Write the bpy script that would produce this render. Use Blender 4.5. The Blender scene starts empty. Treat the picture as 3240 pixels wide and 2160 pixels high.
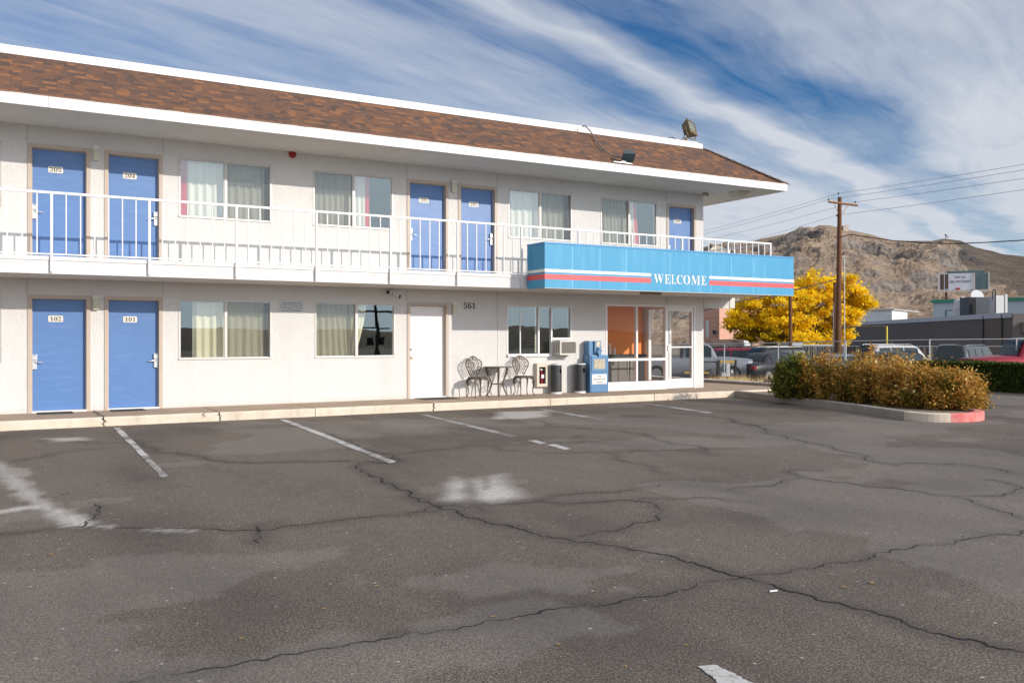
import bpy, bmesh, math, random
import numpy as np
from mathutils import Vector, Matrix, noise as mnoise
random.seed(7); rng = np.random.default_rng(7)
R = math.radians
SC = bpy.context.scene; COL = SC.collection
# ------------------------------------------------------------------ camera
FPX, CX, CY, YAW, PIT, ROL, CAMD, CAMH = 2850.46, 1603.64, 1061.05, .5257, .0023, -.0013, 17.9207, 1.3193
cd = bpy.data.cameras.new('camera'); cam = bpy.data.objects.new('camera', cd); COL.objects.link(cam); SC.camera = cam
cd.sensor_width = 36; cd.sensor_fit = 'HORIZONTAL'; cd.lens = 36 * FPX / 3240
cd.shift_x = (1620 - CX) / 3240; cd.shift_y = (CY - 1080) / 3240
cd.clip_start = .1; cd.clip_end = 12000
cam.matrix_world = Matrix.Translation((0, -CAMD, CAMH)) @ Matrix.Rotation(-YAW, 4, 'Z') @ Matrix.Rotation(R(90) + PIT, 4, 'X') @ Matrix.Rotation(ROL, 4, 'Z')
# ------------------------------------------------------------------ sky, sun, exposure
SUN = Vector((.5, -1, .40)).normalized()
EL = math.asin(SUN.z); AZ = math.atan2(SUN.x, SUN.y)
W = bpy.data.worlds.new("World"); SC.world = W; W.use_nodes = True
SC.view_settings.view_transform = 'Standard'; SC.view_settings.look = 'None'; SC.view_settings.gamma = 1
SC.view_settings.use_curve_mapping = False; SC.view_settings.exposure = .32
class N:
    """tiny node helper"""
    def __init__(s, tree): s.t = tree; s.n = tree.nodes; s.l = tree.links
    def new(s, typ, **kw):
        n = s.n.new(typ)
        for k, v in kw.items(): setattr(n, k, v)
        return n
    def link(s, a, b): s.l.new(a, b)
    def put(s, inp, v):
        if isinstance(v, bpy.types.NodeSocket): s.l.new(v, inp)
        elif v is not None: inp.default_value = v
    def math(s, op, a, b=None, c=None, clamp=False):
        n = s.new('ShaderNodeMath', operation=op, use_clamp=clamp)
        s.put(n.inputs[0], a); s.put(n.inputs[1], b)
        if c is not None: s.put(n.inputs[2], c)
        return n.outputs[0]
    def mix(s, f, a, b, blend='MIX'):
        n = s.new('ShaderNodeMix', data_type='RGBA', blend_type=blend)
        s.put(n.inputs[0], f); s.put(n.inputs[6], a); s.put(n.inputs[7], b); return n.outputs[2]
    def ramp(s, f, pts, interp='LINEAR'):
        n = s.new('ShaderNodeValToRGB'); n.color_ramp.interpolation = interp
        e = n.color_ramp.elements
        while len(e) < len(pts): e.new(.5)
        for i, (p, c) in enumerate(pts):
            e[i].position = p; e[i].color = (c, c, c, 1) if not hasattr(c, '__len__') else (*c[:3], 1)
        s.put(n.inputs[0], f); return n.outputs[0]
    def noise(s, vec, scale, detail=4, rough=.5, dist=0.):
        n = s.new('ShaderNodeTexNoise'); s.put(n.inputs['Vector'], vec)
        n.inputs['Scale'].default_value = scale; n.inputs['Detail'].default_value = detail
        n.inputs['Roughness'].default_value = rough; n.inputs['Distortion'].default_value = dist
        return n.outputs[0]
    def mapping(s, vec, sc=(1, 1, 1), loc=(0, 0, 0), rot=(0, 0, 0)):
        n = s.new('ShaderNodeMapping'); s.put(n.inputs[0], vec)
        n.inputs['Scale'].default_value = sc; n.inputs['Location'].default_value = loc; n.inputs['Rotation'].default_value = rot
        return n.outputs[0]
def build_world():
    q = N(W.node_tree); bg = q.n['Background']
    sky = q.new('ShaderNodeTexSky', sky_type='NISHITA', sun_disc=False)
    sky.sun_elevation = EL; sky.sun_rotation = AZ; sky.altitude = 1300; sky.air_density = 1.0; sky.dust_density = .6; sky.ozone_density = 2.5
    tc = q.new('ShaderNodeTexCoord'); sp = q.new('ShaderNodeSeparateXYZ'); q.link(tc.outputs['Generated'], sp.inputs[0])
    x, y, z = sp.outputs
    zz = q.math('MAXIMUM', z, .02); a = R(66)
    px = q.math('DIVIDE', x, zz); py = q.math('DIVIDE', y, zz)
    u = q.math('ADD', q.math('MULTIPLY', px, math.sin(a)), q.math('MULTIPLY', py, math.cos(a)))
    v = q.math('ADD', q.math('MULTIPLY', px, -math.cos(a)), q.math('MULTIPLY', py, math.sin(a)))
    def vec(su, sv, ou=0., ov=0.):
        c = q.new('ShaderNodeCombineXYZ')
        q.put(c.inputs[0], q.math('MULTIPLY_ADD', u, su, ou)); q.put(c.inputs[1], q.math('MULTIPLY_ADD', v, sv, ov)); return c.outputs[0]
    warp = q.noise(vec(.5, .8, 3.1, 1.2), 1.6, 3)
    vj = q.math('MULTIPLY_ADD', q.math('SUBTRACT', warp, .5), .6, v)
    prof = q.ramp(q.math('DIVIDE', vj, 4.), [(0, .66), (.14, .66), (.20, .62), (.245, .42), (.28, .08), (.345, .05), (.370, .42), (.388, .82), (.408, .62), (.428, .22), (.455, .20), (.49, .52), (.55, .58), (.60, .46), (.68, .44), (.75, .42), (1, .46)])
    n1 = q.noise(vec(.42, 1.5, 5.3, .4), 1.35, 6, .62, .35)
    n2 = q.noise(vec(.7, 3.4, 1.3, 7.7), 1.7, 6, .62, .9)
    n3 = q.noise(vec(.6, .6, 9.3, 2.7), 1.1, 4, .55)
    f = q.math('ADD', prof, q.math('MULTIPLY', q.math('SUBTRACT', n1, .5), .55))
    f = q.math('ADD', f, q.math('MULTIPLY', q.math('SUBTRACT', n2, .5), .6))
    f = q.math('ADD', f, q.math('MULTIPLY', q.math('SUBTRACT', n3, .5), .45))
    low = q.ramp(z, [(0, .6), (.13, .55), (.19, .36), (.25, .10), (.30, .0)])
    f = q.math('ADD', f, low, clamp=True)
    f = q.math('MULTIPLY', f, .95)
    hsv = q.new('ShaderNodeHueSaturation'); hsv.inputs['Saturation'].default_value = 1.22; hsv.inputs['Value'].default_value = 1.0
    q.link(sky.outputs[0], hsv.inputs['Color'])
    blue = q.mix(1., hsv.outputs[0], (.17, .46, .60, 1), 'MULTIPLY')
    cl = q.mix(q.noise(vec(.5, 2, 2, 2), 2.2, 5), (3.7, 4.0, 4.5, 1), (4.4, 4.55, 4.85, 1))
    dt = q.new('ShaderNodeVectorMath', operation='DOT_PRODUCT'); q.link(tc.outputs['Generated'], dt.inputs[0]); dt.inputs[1].default_value = tuple(SUN)
    fwd = q.math('MULTIPLY', q.math('POWER', q.math('MAXIMUM', dt.outputs['Value'], 0.), 1.5), 2.2)   # thin cloud scatters forward: brighter round the sun
    cl = q.mix(1., cl, q.ramp(q.math('DIVIDE', q.math('ADD', fwd, 1.), 4.), [(0, 0.), (1, 4.)]), 'MULTIPLY')
    c = q.mix(f, blue, cl)
    q.link(c, bg.inputs[0]); bg.inputs[1].default_value = .13
build_world()
sl = bpy.data.lights.new('sun', 'SUN'); so = bpy.data.objects.new('sun', sl); COL.objects.link(so)
sl.energy = 2.85; sl.angle = R(.53); sl.color = (1., .92, .82)
so.rotation_euler = SUN.to_track_quat('Z', 'Y').to_euler(); so.location = (20, -40, 30)
# ------------------------------------------------------------------ pixel -> place (for taking measurements off the photo)
def ray(px, py):
    u = (px - CX) / FPX; v = (py - CY) / FPX
    u, v = math.cos(ROL) * u + math.sin(ROL) * v, -math.sin(ROL) * u + math.cos(ROL) * v
    y1 = math.cos(PIT) + math.sin(PIT) * v; z1 = math.sin(PIT) - math.cos(PIT) * v
    return Vector((math.cos(YAW) * u + math.sin(YAW) * y1, -math.sin(YAW) * u + math.cos(YAW) * y1, z1))
def on(px, py, ax, val):
    r = ray(px, py); i = 'xyz'.index(ax); c = Vector((0, -CAMD, CAMH)); return c + r * ((val - c[i]) / r[i])
def at(px, py, zc):
    return Vector((0, -CAMD, CAMH)) + ray(px, py) * zc
def axd(x, y): return math.sin(YAW) * x + math.cos(YAW) * (y + CAMD)
def hgt(zc): return np.interp(zc, [-400, -75, -14, 24.5, 42, 50, 80, 200, 400], [-8, -6.5, -.155, -.155, -.82, -1.0, -1.5, -2, -2])
D = 3240 / 2352.
# ------------------------------------------------------------------ mesh helpers
class MB:
    def __init__(s): s.v = []; s.f = []; s.m = []; s.sm = []
    def add(s, vs, fs, mi=0, smooth=False):
        b = len(s.v); s.v += [tuple(p) for p in vs]
        for f in fs: s.f.append(tuple(b + i for i in f)); s.m.append(mi); s.sm.append(smooth)
    def box(s, x0, x1, y0, y1, z0, z1, mi=0):
        s.add([(x0, y0, z0), (x1, y0, z0), (x1, y1, z0), (x0, y1, z0), (x0, y0, z1), (x1, y0, z1), (x1, y1, z1), (x0, y1, z1)],
              [(0, 3, 2, 1), (4, 5, 6, 7), (0, 1, 5, 4), (1, 2, 6, 5), (2, 3, 7, 6), (3, 0, 4, 7)], mi)
    def bbox(s, x0, x1, y0, y1, z0, z1, b=.01, mi=0):
        """bevelled box"""
        bm = bmesh.new(); bmesh.ops.create_cube(bm, size=1)
        for v in bm.verts: v.co = Vector(((x0 + x1) / 2 + v.co.x * (x1 - x0), (y0 + y1) / 2 + v.co.y * (y1 - y0), (z0 + z1) / 2 + v.co.z * (z1 - z0)))
        bmesh.ops.bevel(bm, geom=bm.edges[:], offset=b, segments=2, affect='EDGES', profile=.6)
        bm.verts.ensure_lookup_table(); s.add([v.co for v in bm.verts], [[v.index for v in f.verts] for f in bm.faces], mi); bm.free()
    def quad(s, a, b, c, d, mi=0): s.add([a, b, c, d], [(0, 1, 2, 3)], mi)
    def tube(s, pts, r, n=6, mi=0, cap=True, smooth=True):
        pts = [Vector(p) for p in pts]; k = len(pts); rr = r if hasattr(r, '__len__') else [r] * k
        vs = []; fs = []; up = None
        for i, p in enumerate(pts):
            t = (pts[min(i + 1, k - 1)] - pts[max(i - 1, 0)]).normalized()
            if up is None: up = Vector((0, 0, 1)) if abs(t.z) < .9 else Vector((1, 0, 0))
            a = t.cross(up); a = a.normalized() if a.length > 1e-6 else Vector((1, 0, 0)); b = a.cross(t).normalized(); up = b
            for j in range(n):
                an = 2 * math.pi * j / n; vs.append(p + (a * math.cos(an) + b * math.sin(an)) * rr[i])
        for i in range(k - 1):
            for j in range(n):
                fs.append((i * n + j, i * n + (j + 1) % n, (i + 1) * n + (j + 1) % n, (i + 1) * n + j))
        s.add(vs, fs, mi, smooth)
        if cap: s.add(vs[:n], [tuple(range(n))], mi); s.add(vs[-n:], [tuple(range(n))], mi)
    def cyl(s, c, r, z0, z1, n=24, mi=0, r1=None):
        r1 = r if r1 is None else r1
        vs = [(c[0] + r * math.cos(2 * math.pi * i / n), c[1] + r * math.sin(2 * math.pi * i / n), z0) for i in range(n)] + \
             [(c[0] + r1 * math.cos(2 * math.pi * i / n), c[1] + r1 * math.sin(2 * math.pi * i / n), z1) for i in range(n)]
        s.add(vs, [(i, (i + 1) % n, n + (i + 1) % n, n + i) for i in range(n)], mi, True)
        s.add(vs[:n], [tuple(reversed(range(n)))], mi); s.add(vs[n:], [tuple(range(n))], mi)
    def prism(s, pts, y0, y1, mi=0):
        """polygon in (x,z) extruded in y"""
        n = len(pts); vs = [(x, y0, z) for x, z in pts] + [(x, y1, z) for x, z in pts]
        s.add(vs, [tuple(range(n)), tuple(reversed(range(n, 2 * n)))] + [(i, n + i, n + (i + 1) % n, (i + 1) % n) for i in range(n)], mi)
    def text(s, body, cx, z, size, y, mi=0, serif=True, width=None, mat=None, height=None, thin=0.):
        if serif:
            o = ''
            for ch in body:
                if 'A' <= ch <= 'Z': o += chr(0x1D400 + ord(ch) - 65)
                elif 'a' <= ch <= 'z': o += chr(0x1D41A + ord(ch) - 97)
                elif '0' <= ch <= '9': o += chr(0x1D7CE + ord(ch) - 48)
                else: o += ch
        else: o = body
        cu = bpy.data.curves.new('t', 'FONT'); cu.body = o; cu.size = 1; cu.extrude = 0; cu.resolution_u = 3; cu.offset = -thin
        ob = bpy.data.objects.new('t', cu); COL.objects.link(ob)
        dg = bpy.context.evaluated_depsgraph_get(); me = bpy.data.meshes.new_from_object(ob.evaluated_get(dg))
        vs = [v.co.copy() for v in me.vertices]; fs = [tuple(p.vertices) for p in me.polygons]
        bpy.data.objects.remove(ob); bpy.data.curves.remove(cu); bpy.data.meshes.remove(me)
        if not vs: return
        x0 = min(v.x for v in vs); x1 = max(v.x for v in vs); z0 = min(v.y for v in vs); z1 = max(v.y for v in vs)
        sx = size if width is None else width / (x1 - x0); sz = sx if height is None else height / (z1 - z0)
        out = []
        for v in vs:
            p = Vector((cx + (v.x - (x0 + x1) / 2) * sx, y, z + (v.y - (z0 + z1) / 2) * sz))
            out.append(mat @ p if mat else p)
        s.add(out, fs, mi)
    def build(s, name, mats, parent=None, xf=None):
        me = bpy.data.meshes.new(name); me.from_pydata(s.v, [], s.f)
        mats = mats if isinstance(mats, (list, tuple)) else [mats]
        for m in mats: me.materials.append(m)
        me.polygons.foreach_set('material_index', s.m); me.polygons.foreach_set('use_smooth', s.sm)
        if xf is not None: me.transform(xf)
        me.update(); o = bpy.data.objects.new(name, me); COL.objects.link(o)
        if parent is not None: o.parent = parent
        return o
def tag(o, label=None, cat=None, group=None, kind=None):
    if label: o['label'] = label
    if cat: o['category'] = cat
    if group: o['group'] = group
    if kind: o['kind'] = kind
    return o
def thing(name, label, cat, loc=(0, 0, 0), rz=0, group=None):
    o = bpy.data.objects.new(name, None); COL.objects.link(o); o.location = loc; o.rotation_euler = (0, 0, rz)
    o.empty_display_size = .1; return tag(o, label, cat, group)
def nmesh(name, V, F, mats, parent=None, mi=None, smooth=False):
    """fast mesh from numpy arrays of quads"""
    me = bpy.data.meshes.new(name); me.from_pydata(V.tolist() if hasattr(V, 'tolist') else V, [], F.tolist() if hasattr(F, 'tolist') else F)
    for m in (mats if isinstance(mats, (list, tuple)) else [mats]): me.materials.append(m)
    if mi is not None: me.polygons.foreach_set('material_index', np.asarray(mi, dtype=np.int32))
    if smooth: me.polygons.foreach_set('use_smooth', [True] * len(me.polygons))
    me.update(); o = bpy.data.objects.new(name, me); COL.objects.link(o)
    if parent is not None: o.parent = parent
    return o
# ------------------------------------------------------------------ numpy noise
def vnoise(x, y, seed=0):
    x = np.asarray(x, float); y = np.asarray(y, float)
    xi = np.floor(x).astype(np.int64); yi = np.floor(y).astype(np.int64); xf = x - xi; yf = y - yi
    def h(a, b):
        n = (a * 374761393 + b * 668265263 + seed * 1442695041) & 0x7fffffff
        n = ((n ^ (n >> 13)) * 1274126177) & 0x7fffffff
        return ((n ^ (n >> 16)) & 0xffff) / 65535.
    u = xf * xf * (3 - 2 * xf); w = yf * yf * (3 - 2 * yf)
    return (h(xi, yi) * (1 - u) + h(xi + 1, yi) * u) * (1 - w) + (h(xi, yi + 1) * (1 - u) + h(xi + 1, yi + 1) * u) * w
def fbm(x, y, o=5, seed=0, g=.5):
    s = 0; a = 1; t = 0
    for i in range(o):
        s = s + a * vnoise(x * 2 ** i, y * 2 ** i, seed + i * 17); t += a; a *= g
    return s / t
def ridged(x, y, o=5, seed=0):
    s = 0; a = 1; t = 0
    for i in range(o):
        s = s + a * (1 - np.abs(2 * vnoise(x * 2 ** i, y * 2 ** i, seed + i * 13) - 1)); t += a; a *= .5
    return s / t
# ------------------------------------------------------------------ materials
def M(name, col, rough=.6, metal=0., bump=None, var=None, spec=.5, coat=0., obj=True, bumpd=.01, dirt=None):
    """col base colour; var (scale, amount, second colour); bump (scale, strength)"""
    m = bpy.data.materials.new(name); m.use_nodes = True; q = N(m.node_tree); b = q.n['Principled BSDF']
    b.inputs['Roughness'].default_value = rough; b.inputs['Metallic'].default_value = metal
    b.inputs['Specular IOR Level'].default_value = spec; b.inputs['Coat Weight'].default_value = coat
    tc = q.new('ShaderNodeTexCoord').outputs['Object']; c = (*col, 1)
    if var:
        f = q.ramp(q.noise(tc, var[0], 5, .6), [(.35, 0.), (.65, 1.)])
        c = q.mix(q.math('MULTIPLY', f, var[1]), c, (*var[2], 1))
    if dirt:
        f = q.ramp(q.noise(q.mapping(tc, dirt[0]), 1, 6, .65), [(.5, 0.), (.72, 1.)])
        c = q.mix(q.math('MULTIPLY', f, dirt[1]), c, (*dirt[2], 1))
    q.put(b.inputs['Base Color'], c)
    if bump:
        bn = q.new('ShaderNodeBump'); bn.inputs['Strength'].default_value = bump[1]; bn.inputs['Distance'].default_value = bumpd
        q.link(q.noise(tc, bump[0], 5, .6), bn.inputs['Height']); q.link(bn.outputs[0], b.inputs['Normal'])
    return m
def mat_stucco(name, col, d=.02):
    m = bpy.data.materials.new(name); m.use_nodes = True; q = N(m.node_tree); b = q.n['Principled BSDF']
    tc = q.new('ShaderNodeTexCoord').outputs['Object']
    big = q.noise(tc, 1.1, 5, .6); st = q.noise(q.mapping(tc, (2.5, 2.5, .5)), 1, 6, .65)
    c = q.mix(q.math('MULTIPLY', q.ramp(big, [(.4, 0.), (.7, 1.)]), .35), (*col, 1), (col[0] * .90, col[1] * .90, col[2] * .91, 1))
    c = q.mix(q.math('MULTIPLY', q.ramp(st, [(.52, 0.), (.78, 1.)]), .4), c, (col[0] * .82, col[1] * .79, col[2] * .75, 1))
    pit = q.ramp(q.noise(tc, 60, 4, .6), [(.33, 0.), (.42, 1.)])
    c = q.mix(q.math('MULTIPLY_ADD', pit, -.05, .05), c, (.45, .42, .40, 1))
    sp = q.new('ShaderNodeSeparateXYZ'); q.link(tc, sp.inputs[0])
    base = q.math('MULTIPLY', q.ramp(sp.outputs[2], [(0, 1.), (.12, 0.)]), q.noise(tc, 5, 5, .7))
    c = q.mix(q.math('MULTIPLY', base, .55), c, (.50, .42, .34, 1))
    q.put(b.inputs['Base Color'], c); b.inputs['Roughness'].default_value = .9; b.inputs['Specular IOR Level'].default_value = .25
    # trowelled skip-trowel texture: ridged strokes + grain
    vo = q.noise(q.mapping(tc, (1, 1, 1.4)), 16, 3, .55, 1.6); h = q.math('ADD', q.ramp(vo, [(.40, 0.), (.5, 1.), (.60, .1)]), q.math('MULTIPLY', q.noise(tc, 75, 4, .6), .7))
    bn = q.new('ShaderNodeBump'); bn.inputs['Strength'].default_value = .42; bn.inputs['Distance'].default_value = d
    q.link(h, bn.inputs['Height']); q.link(bn.outputs[0], b.inputs['Normal']); return m
def mat_door():
    m = M('door_blue', (.082, .185, .42), .42, bump=(14, .25), var=(3, .35, (.105, .22, .46)), bumpd=.004, dirt=((2, 2, 14), .35, (.16, .28, .58)))
    return m
def mat_glass(name='window_glass', refl=.17, tint=(.95, .975, .96)):
    m = bpy.data.materials.new(name); m.use_nodes = True; q = N(m.node_tree); q.n.remove(q.n['Principled BSDF'])
    t = q.new('ShaderNodeBsdfTransparent'); t.inputs[0].default_value = (*tint, 1)
    g = q.new('ShaderNodeBsdfGlossy'); g.inputs['Roughness'].default_value = .004; g.inputs['Color'].default_value = (.74, .86, .88, 1)
    tc = q.new('ShaderNodeTexCoord').outputs['Object']; bn = q.new('ShaderNodeBump'); bn.inputs['Strength'].default_value = .05; bn.inputs['Distance'].default_value = .02
    q.link(q.noise(tc, 1.3, 2), bn.inputs['Height']); q.link(bn.outputs[0], g.inputs['Normal'])
    ge = q.new('ShaderNodeNewGeometry'); dp = q.new('ShaderNodeVectorMath', operation='DOT_PRODUCT'); q.link(ge.outputs['Normal'], dp.inputs[0]); q.link(ge.outputs['Incoming'], dp.inputs[1])
    fr = q.math('POWER', q.math('SUBTRACT', 1., q.math('ABSOLUTE', dp.outputs['Value']), clamp=True), 5.)
    mx = q.new('ShaderNodeMixShader'); q.put(mx.inputs[0], q.math('MULTIPLY_ADD', fr, .9, refl, clamp=True))
    q.link(t.outputs[0], mx.inputs[1]); q.link(g.outputs[0], mx.inputs[2]); q.link(mx.outputs[0], q.n['Material Output'].inputs[0]); return m
def mat_screen():
    m = bpy.data.materials.new('insect_screen'); m.use_nodes = True; q = N(m.node_tree); b = q.n['Principled BSDF']
    b.inputs['Base Color'].default_value = (.12, .12, .11, 1); b.inputs['Roughness'].default_value = .8
    t = q.new('ShaderNodeBsdfTransparent'); mx = q.new('ShaderNodeMixShader'); mx.inputs[0].default_value = .36
    q.link(t.outputs[0], mx.inputs[1]); q.link(b.outputs[0], mx.inputs[2]); q.link(mx.outputs[0], q.n['Material Output'].inputs[0]); return m
def mat_cloth(name, col, tr=.25):
    m = bpy.data.materials.new(name); m.use_nodes = True; q = N(m.node_tree); b = q.n['Principled BSDF']
    b.inputs['Base Color'].default_value = (*col, 1); b.inputs['Roughness'].default_value = .85
    tl = q.new('ShaderNodeBsdfTranslucent'); tl.inputs[0].default_value = (*col, 1); mx = q.new('ShaderNodeMixShader'); mx.inputs[0].default_value = tr
    q.link(b.outputs[0], mx.inputs[1]); q.link(tl.outputs[0], mx.inputs[2]); q.link(mx.outputs[0], q.n['Material Output'].inputs[0]); return m
def mat_leaf(name, cols, tr=.3):
    """colour varies per leaf through a face attribute"""
    m = bpy.data.materials.new(name); m.use_nodes = True; q = N(m.node_tree); b = q.n['Principled BSDF']
    a = q.new('ShaderNodeAttribute', attribute_name='tone'); k = len(cols)
    c = q.ramp(a.outputs['Fac'], [(i / (k - 1), cc) for i, cc in enumerate(cols)])
    q.put(b.inputs['Base Color'], c); b.inputs['Roughness'].default_value = .7; b.inputs['Specular IOR Level'].default_value = .12
    tl = q.new('ShaderNodeBsdfTranslucent'); q.put(tl.inputs[0], c); mx = q.new('ShaderNodeMixShader'); mx.inputs[0].default_value = tr
    q.link(b.outputs[0], mx.inputs[1]); q.link(tl.outputs[0], mx.inputs[2]); q.link(mx.outputs[0], q.n['Material Output'].inputs[0]); return m
def mat_asphalt():
    m = bpy.data.materials.new('asphalt'); m.use_nodes = True; q = N(m.node_tree); b = q.n['Principled BSDF']
    tc = q.new('ShaderNodeTexCoord').outputs['Object']
    ag = q.ramp(q.noise(tc, 85, 3, .7), [(.34, (.042, .030, .021)), (.5, (.114, .087, .066)), (.64, (.31, .255, .20))])
    mid = q.noise(tc, 7, 6, .7); big = q.noise(q.mapping(tc, (.5, .22, 1), rot=(0, 0, .3)), 1, 5, .6)
    c = q.mix(q.math('MULTIPLY', q.ramp(mid, [(.35, 0.), (.7, 1.)]), .28), ag, (.195, .165, .14, 1))
    c = q.mix(q.math('MULTIPLY', q.ramp(big, [(.48, 0.), (.66, 1.)]), .5), c, (.050, .041, .036, 1))
    c = q.mix(q.math('MULTIPLY', q.ramp(big, [(.3, 1.), (.45, 0.)]), .25), c, (.21, .178, .15, 1))
    # small drips of oil
    vor = q.new('ShaderNodeTexVoronoi', feature='F1'); q.put(vor.inputs['Vector'], q.mapping(tc, (1.1, 1.7, 1))); vor.inputs['Scale'].default_value = 1.1
    wob = q.math('ADD', vor.outputs['Distance'], q.math('MULTIPLY', q.math('SUBTRACT', q.noise(tc, 9, 3), .5), .16))
    c = q.mix(q.math('MULTIPLY', q.ramp(wob, [(.025, 1.), (.05, 0.)]), .6), c, (.03, .027, .026, 1))
    # white specks of stone
    v2 = q.new('ShaderNodeTexVoronoi', feature='F1'); q.put(v2.inputs['Vector'], tc); v2.inputs['Scale'].default_value = 7
    c = q.mix(q.math('MULTIPLY', q.ramp(v2.outputs['Distance'], [(.055, 1.), (.08, 0.)]), .7), c, (.55, .51, .47, 1))
    st = q.new('ShaderNodeAttribute', attribute_name='stain').outputs['Fac']; pl = q.new('ShaderNodeAttribute', attribute_name='pale').outputs['Fac']
    br = q.math('ADD', q.math('MULTIPLY', st, 1.), q.math('MULTIPLY', q.math('SUBTRACT', q.noise(tc, 11, 4, .7), .5), q.math('MULTIPLY', st, 1.3)), clamp=True)
    c = q.mix(q.math('MULTIPLY', br, .8), c, (.045, .038, .034, 1))
    pn = q.math('MULTIPLY', pl, q.ramp(q.noise(q.mapping(tc, (1, 1, 1)), 26, 6, .8), [(.30, .25), (.62, 1.)]))
    c = q.mix(q.math('MULTIPLY', pn, 1., clamp=True), c, (.62, .585, .54, 1))
    q.put(b.inputs['Base Color'], c); b.inputs['Roughness'].default_value = .82; b.inputs['Specular IOR Level'].default_value = .35
    bn = q.new('ShaderNodeBump'); bn.inputs['Strength'].default_value = .4; bn.inputs['Distance'].default_value = .006
    q.link(q.math('ADD', q.noise(tc, 110, 3, .6), q.math('MULTIPLY', mid, .5)), bn.inputs['Height']); q.link(bn.outputs[0], b.inputs['Normal']); return m
def mat_paint_worn(name, col, thr=.5):
    m = bpy.data.materials.new(name); m.use_nodes = True; q = N(m.node_tree); b = q.n['Principled BSDF']
    tc = q.new('ShaderNodeTexCoord').outputs['Object']
    w = q.ramp(q.math('ADD', q.math('MULTIPLY', q.noise(tc, 20, 8, .85), .62), q.math('MULTIPLY', q.noise(tc, 2.3, 3), .38)), [(thr - .03, 1.), (thr + .05, 0.)])
    q.put(b.inputs['Base Color'], q.mix(w, (.17, .15, .135, 1), (*col, 1))); b.inputs['Roughness'].default_value = .8; return m
def mat_shingle():
    m = bpy.data.materials.new('roof_shingles'); m.use_nodes = True; q = N(m.node_tree); b = q.n['Principled BSDF']
    uv = q.new('ShaderNodeUVMap', uv_map='UVMap').outputs[0]
    wv = q.new('ShaderNodeTexWhiteNoise', noise_dimensions='2D')
    wn = q.noise(uv, 3.2, 2); sp = q.new('ShaderNodeSeparateXYZ'); q.link(uv, sp.inputs[0]); u, v = sp.outputs[0], sp.outputs[1]
    row = q.math('FLOOR', q.math('DIVIDE', v, .112))
    rr = q.new('ShaderNodeTexWhiteNoise', noise_dimensions='1D'); q.link(row, rr.inputs['W'])
    uu = q.math('ADD', q.math('DIVIDE', u, .165), q.math('MULTIPLY', rr.outputs[0], 7.3)); uu = q.math('ADD', uu, q.math('MULTIPLY', q.math('SINE', q.math('MULTIPLY', uu, 1.7)), .22))
    cb = q.new('ShaderNodeCombineXYZ'); q.put(cb.inputs[0], q.math('FLOOR', uu)); q.put(cb.inputs[1], row); q.link(cb.outputs[0], wv.inputs['Vector'])
    c = q.ramp(wv.outputs[0], [(0, (.095, .066, .055)), (.25, (.135, .078, .056)), (.45, (.175, .090, .056)), (.62, (.145, .084, .060)), (.8, (.205, .100, .055)), (1, (.27, .125, .062))], 'LINEAR')
    fv = q.math('FRACT', q.math('DIVIDE', v, .112)); fu = q.math('FRACT', uu)
    ed = q.math('MAXIMUM', q.ramp(fv, [(.0, 1.), (.14, 0.)]), q.math('MULTIPLY', q.ramp(fu, [(0, 1.), (.05, 0.)]), .7))
    c = q.mix(q.math('MULTIPLY', ed, .75), c, (.035, .022, .018, 1))
    tc = q.new('ShaderNodeTexCoord').outputs['Object']
    c = q.mix(.5, c, q.mix(1., c, q.ramp(q.noise(tc, 90, 3, .7), [(.3, .45), (.7, 1.5)]), 'MULTIPLY'))
    q.put(b.inputs['Base Color'], c); b.inputs['Roughness'].default_value = .92; b.inputs['Specular IOR Level'].default_value = .2
    bn = q.new('ShaderNodeBump'); bn.inputs['Strength'].default_value = .9; bn.inputs['Distance'].default_value = .012
    q.put(bn.inputs['Height'], q.math('ADD', q.math('SUBTRACT', 1., fv), q.math('MULTIPLY', wv.outputs[0], .5))); q.link(bn.outputs[0], b.inputs['Normal']); return m
m_wall = mat_stucco('stucco_white', (.72, .705, .68)); m_soffit = mat_stucco('stucco_soffit', (.66, .635, .575), .012)
m_joint = M('joint_dark', (.25, .23, .21), .9)
m_white = M('paint_white', (.76, .73, .71), .55, bump=(30, .15), dirt=((1.2, 1.2, 9), .3, (.62, .57, .52)))
m_trim = M('frame_beige', (.50, .41, .335), .5, var=(4, .3, (.40, .33, .27)))
m_door = mat_door(); m_doorw = M('door_white', (.84, .81, .80), .45, bump=(12, .1))
m_alu = M('aluminium', (.62, .61, .59), .38, .75); m_aluw = M('aluminium_white', (.80, .79, .78), .4)
m_winf = M('window_frame', (.56, .54, .51), .45, .3, var=(3, .4, (.42, .40, .38)))
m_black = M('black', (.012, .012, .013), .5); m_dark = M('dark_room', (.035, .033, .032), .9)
m_digit = M('digit_black', (.02, .014, .012), .5); m_plate = M('plate_ivory', (.74, .70, .62), .4)
m_glass = mat_glass(); m_glassd = mat_glass('lobby_glass', .015, (.97, .97, .97)); m_screen = mat_screen()
m_curw = mat_cloth('curtain_ivory', (.88, .85, .76)); m_curc = mat_cloth('curtain_cream', (.90, .84, .62)); m_red = mat_cloth('lining_red', (.55, .035, .05), .1)
m_shing = mat_shingle(); m_asph = mat_asphalt(); m_crack = M('crack', (.012, .010, .009), 1.)
m_stripe = mat_paint_worn('stripe_paint', (.54, .52, .49), .515); m_stripew = mat_paint_worn('stripe_paint_worn', (.40, .38, .355), .485)
m_conc = M('concrete_walk', (.43, .315, .22), .9, bump=(60, .3), var=(1.6, .6, (.35, .26, .185)), bumpd=.006, dirt=((3, 3, 3), .5, (.28, .22, .17)))
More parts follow.
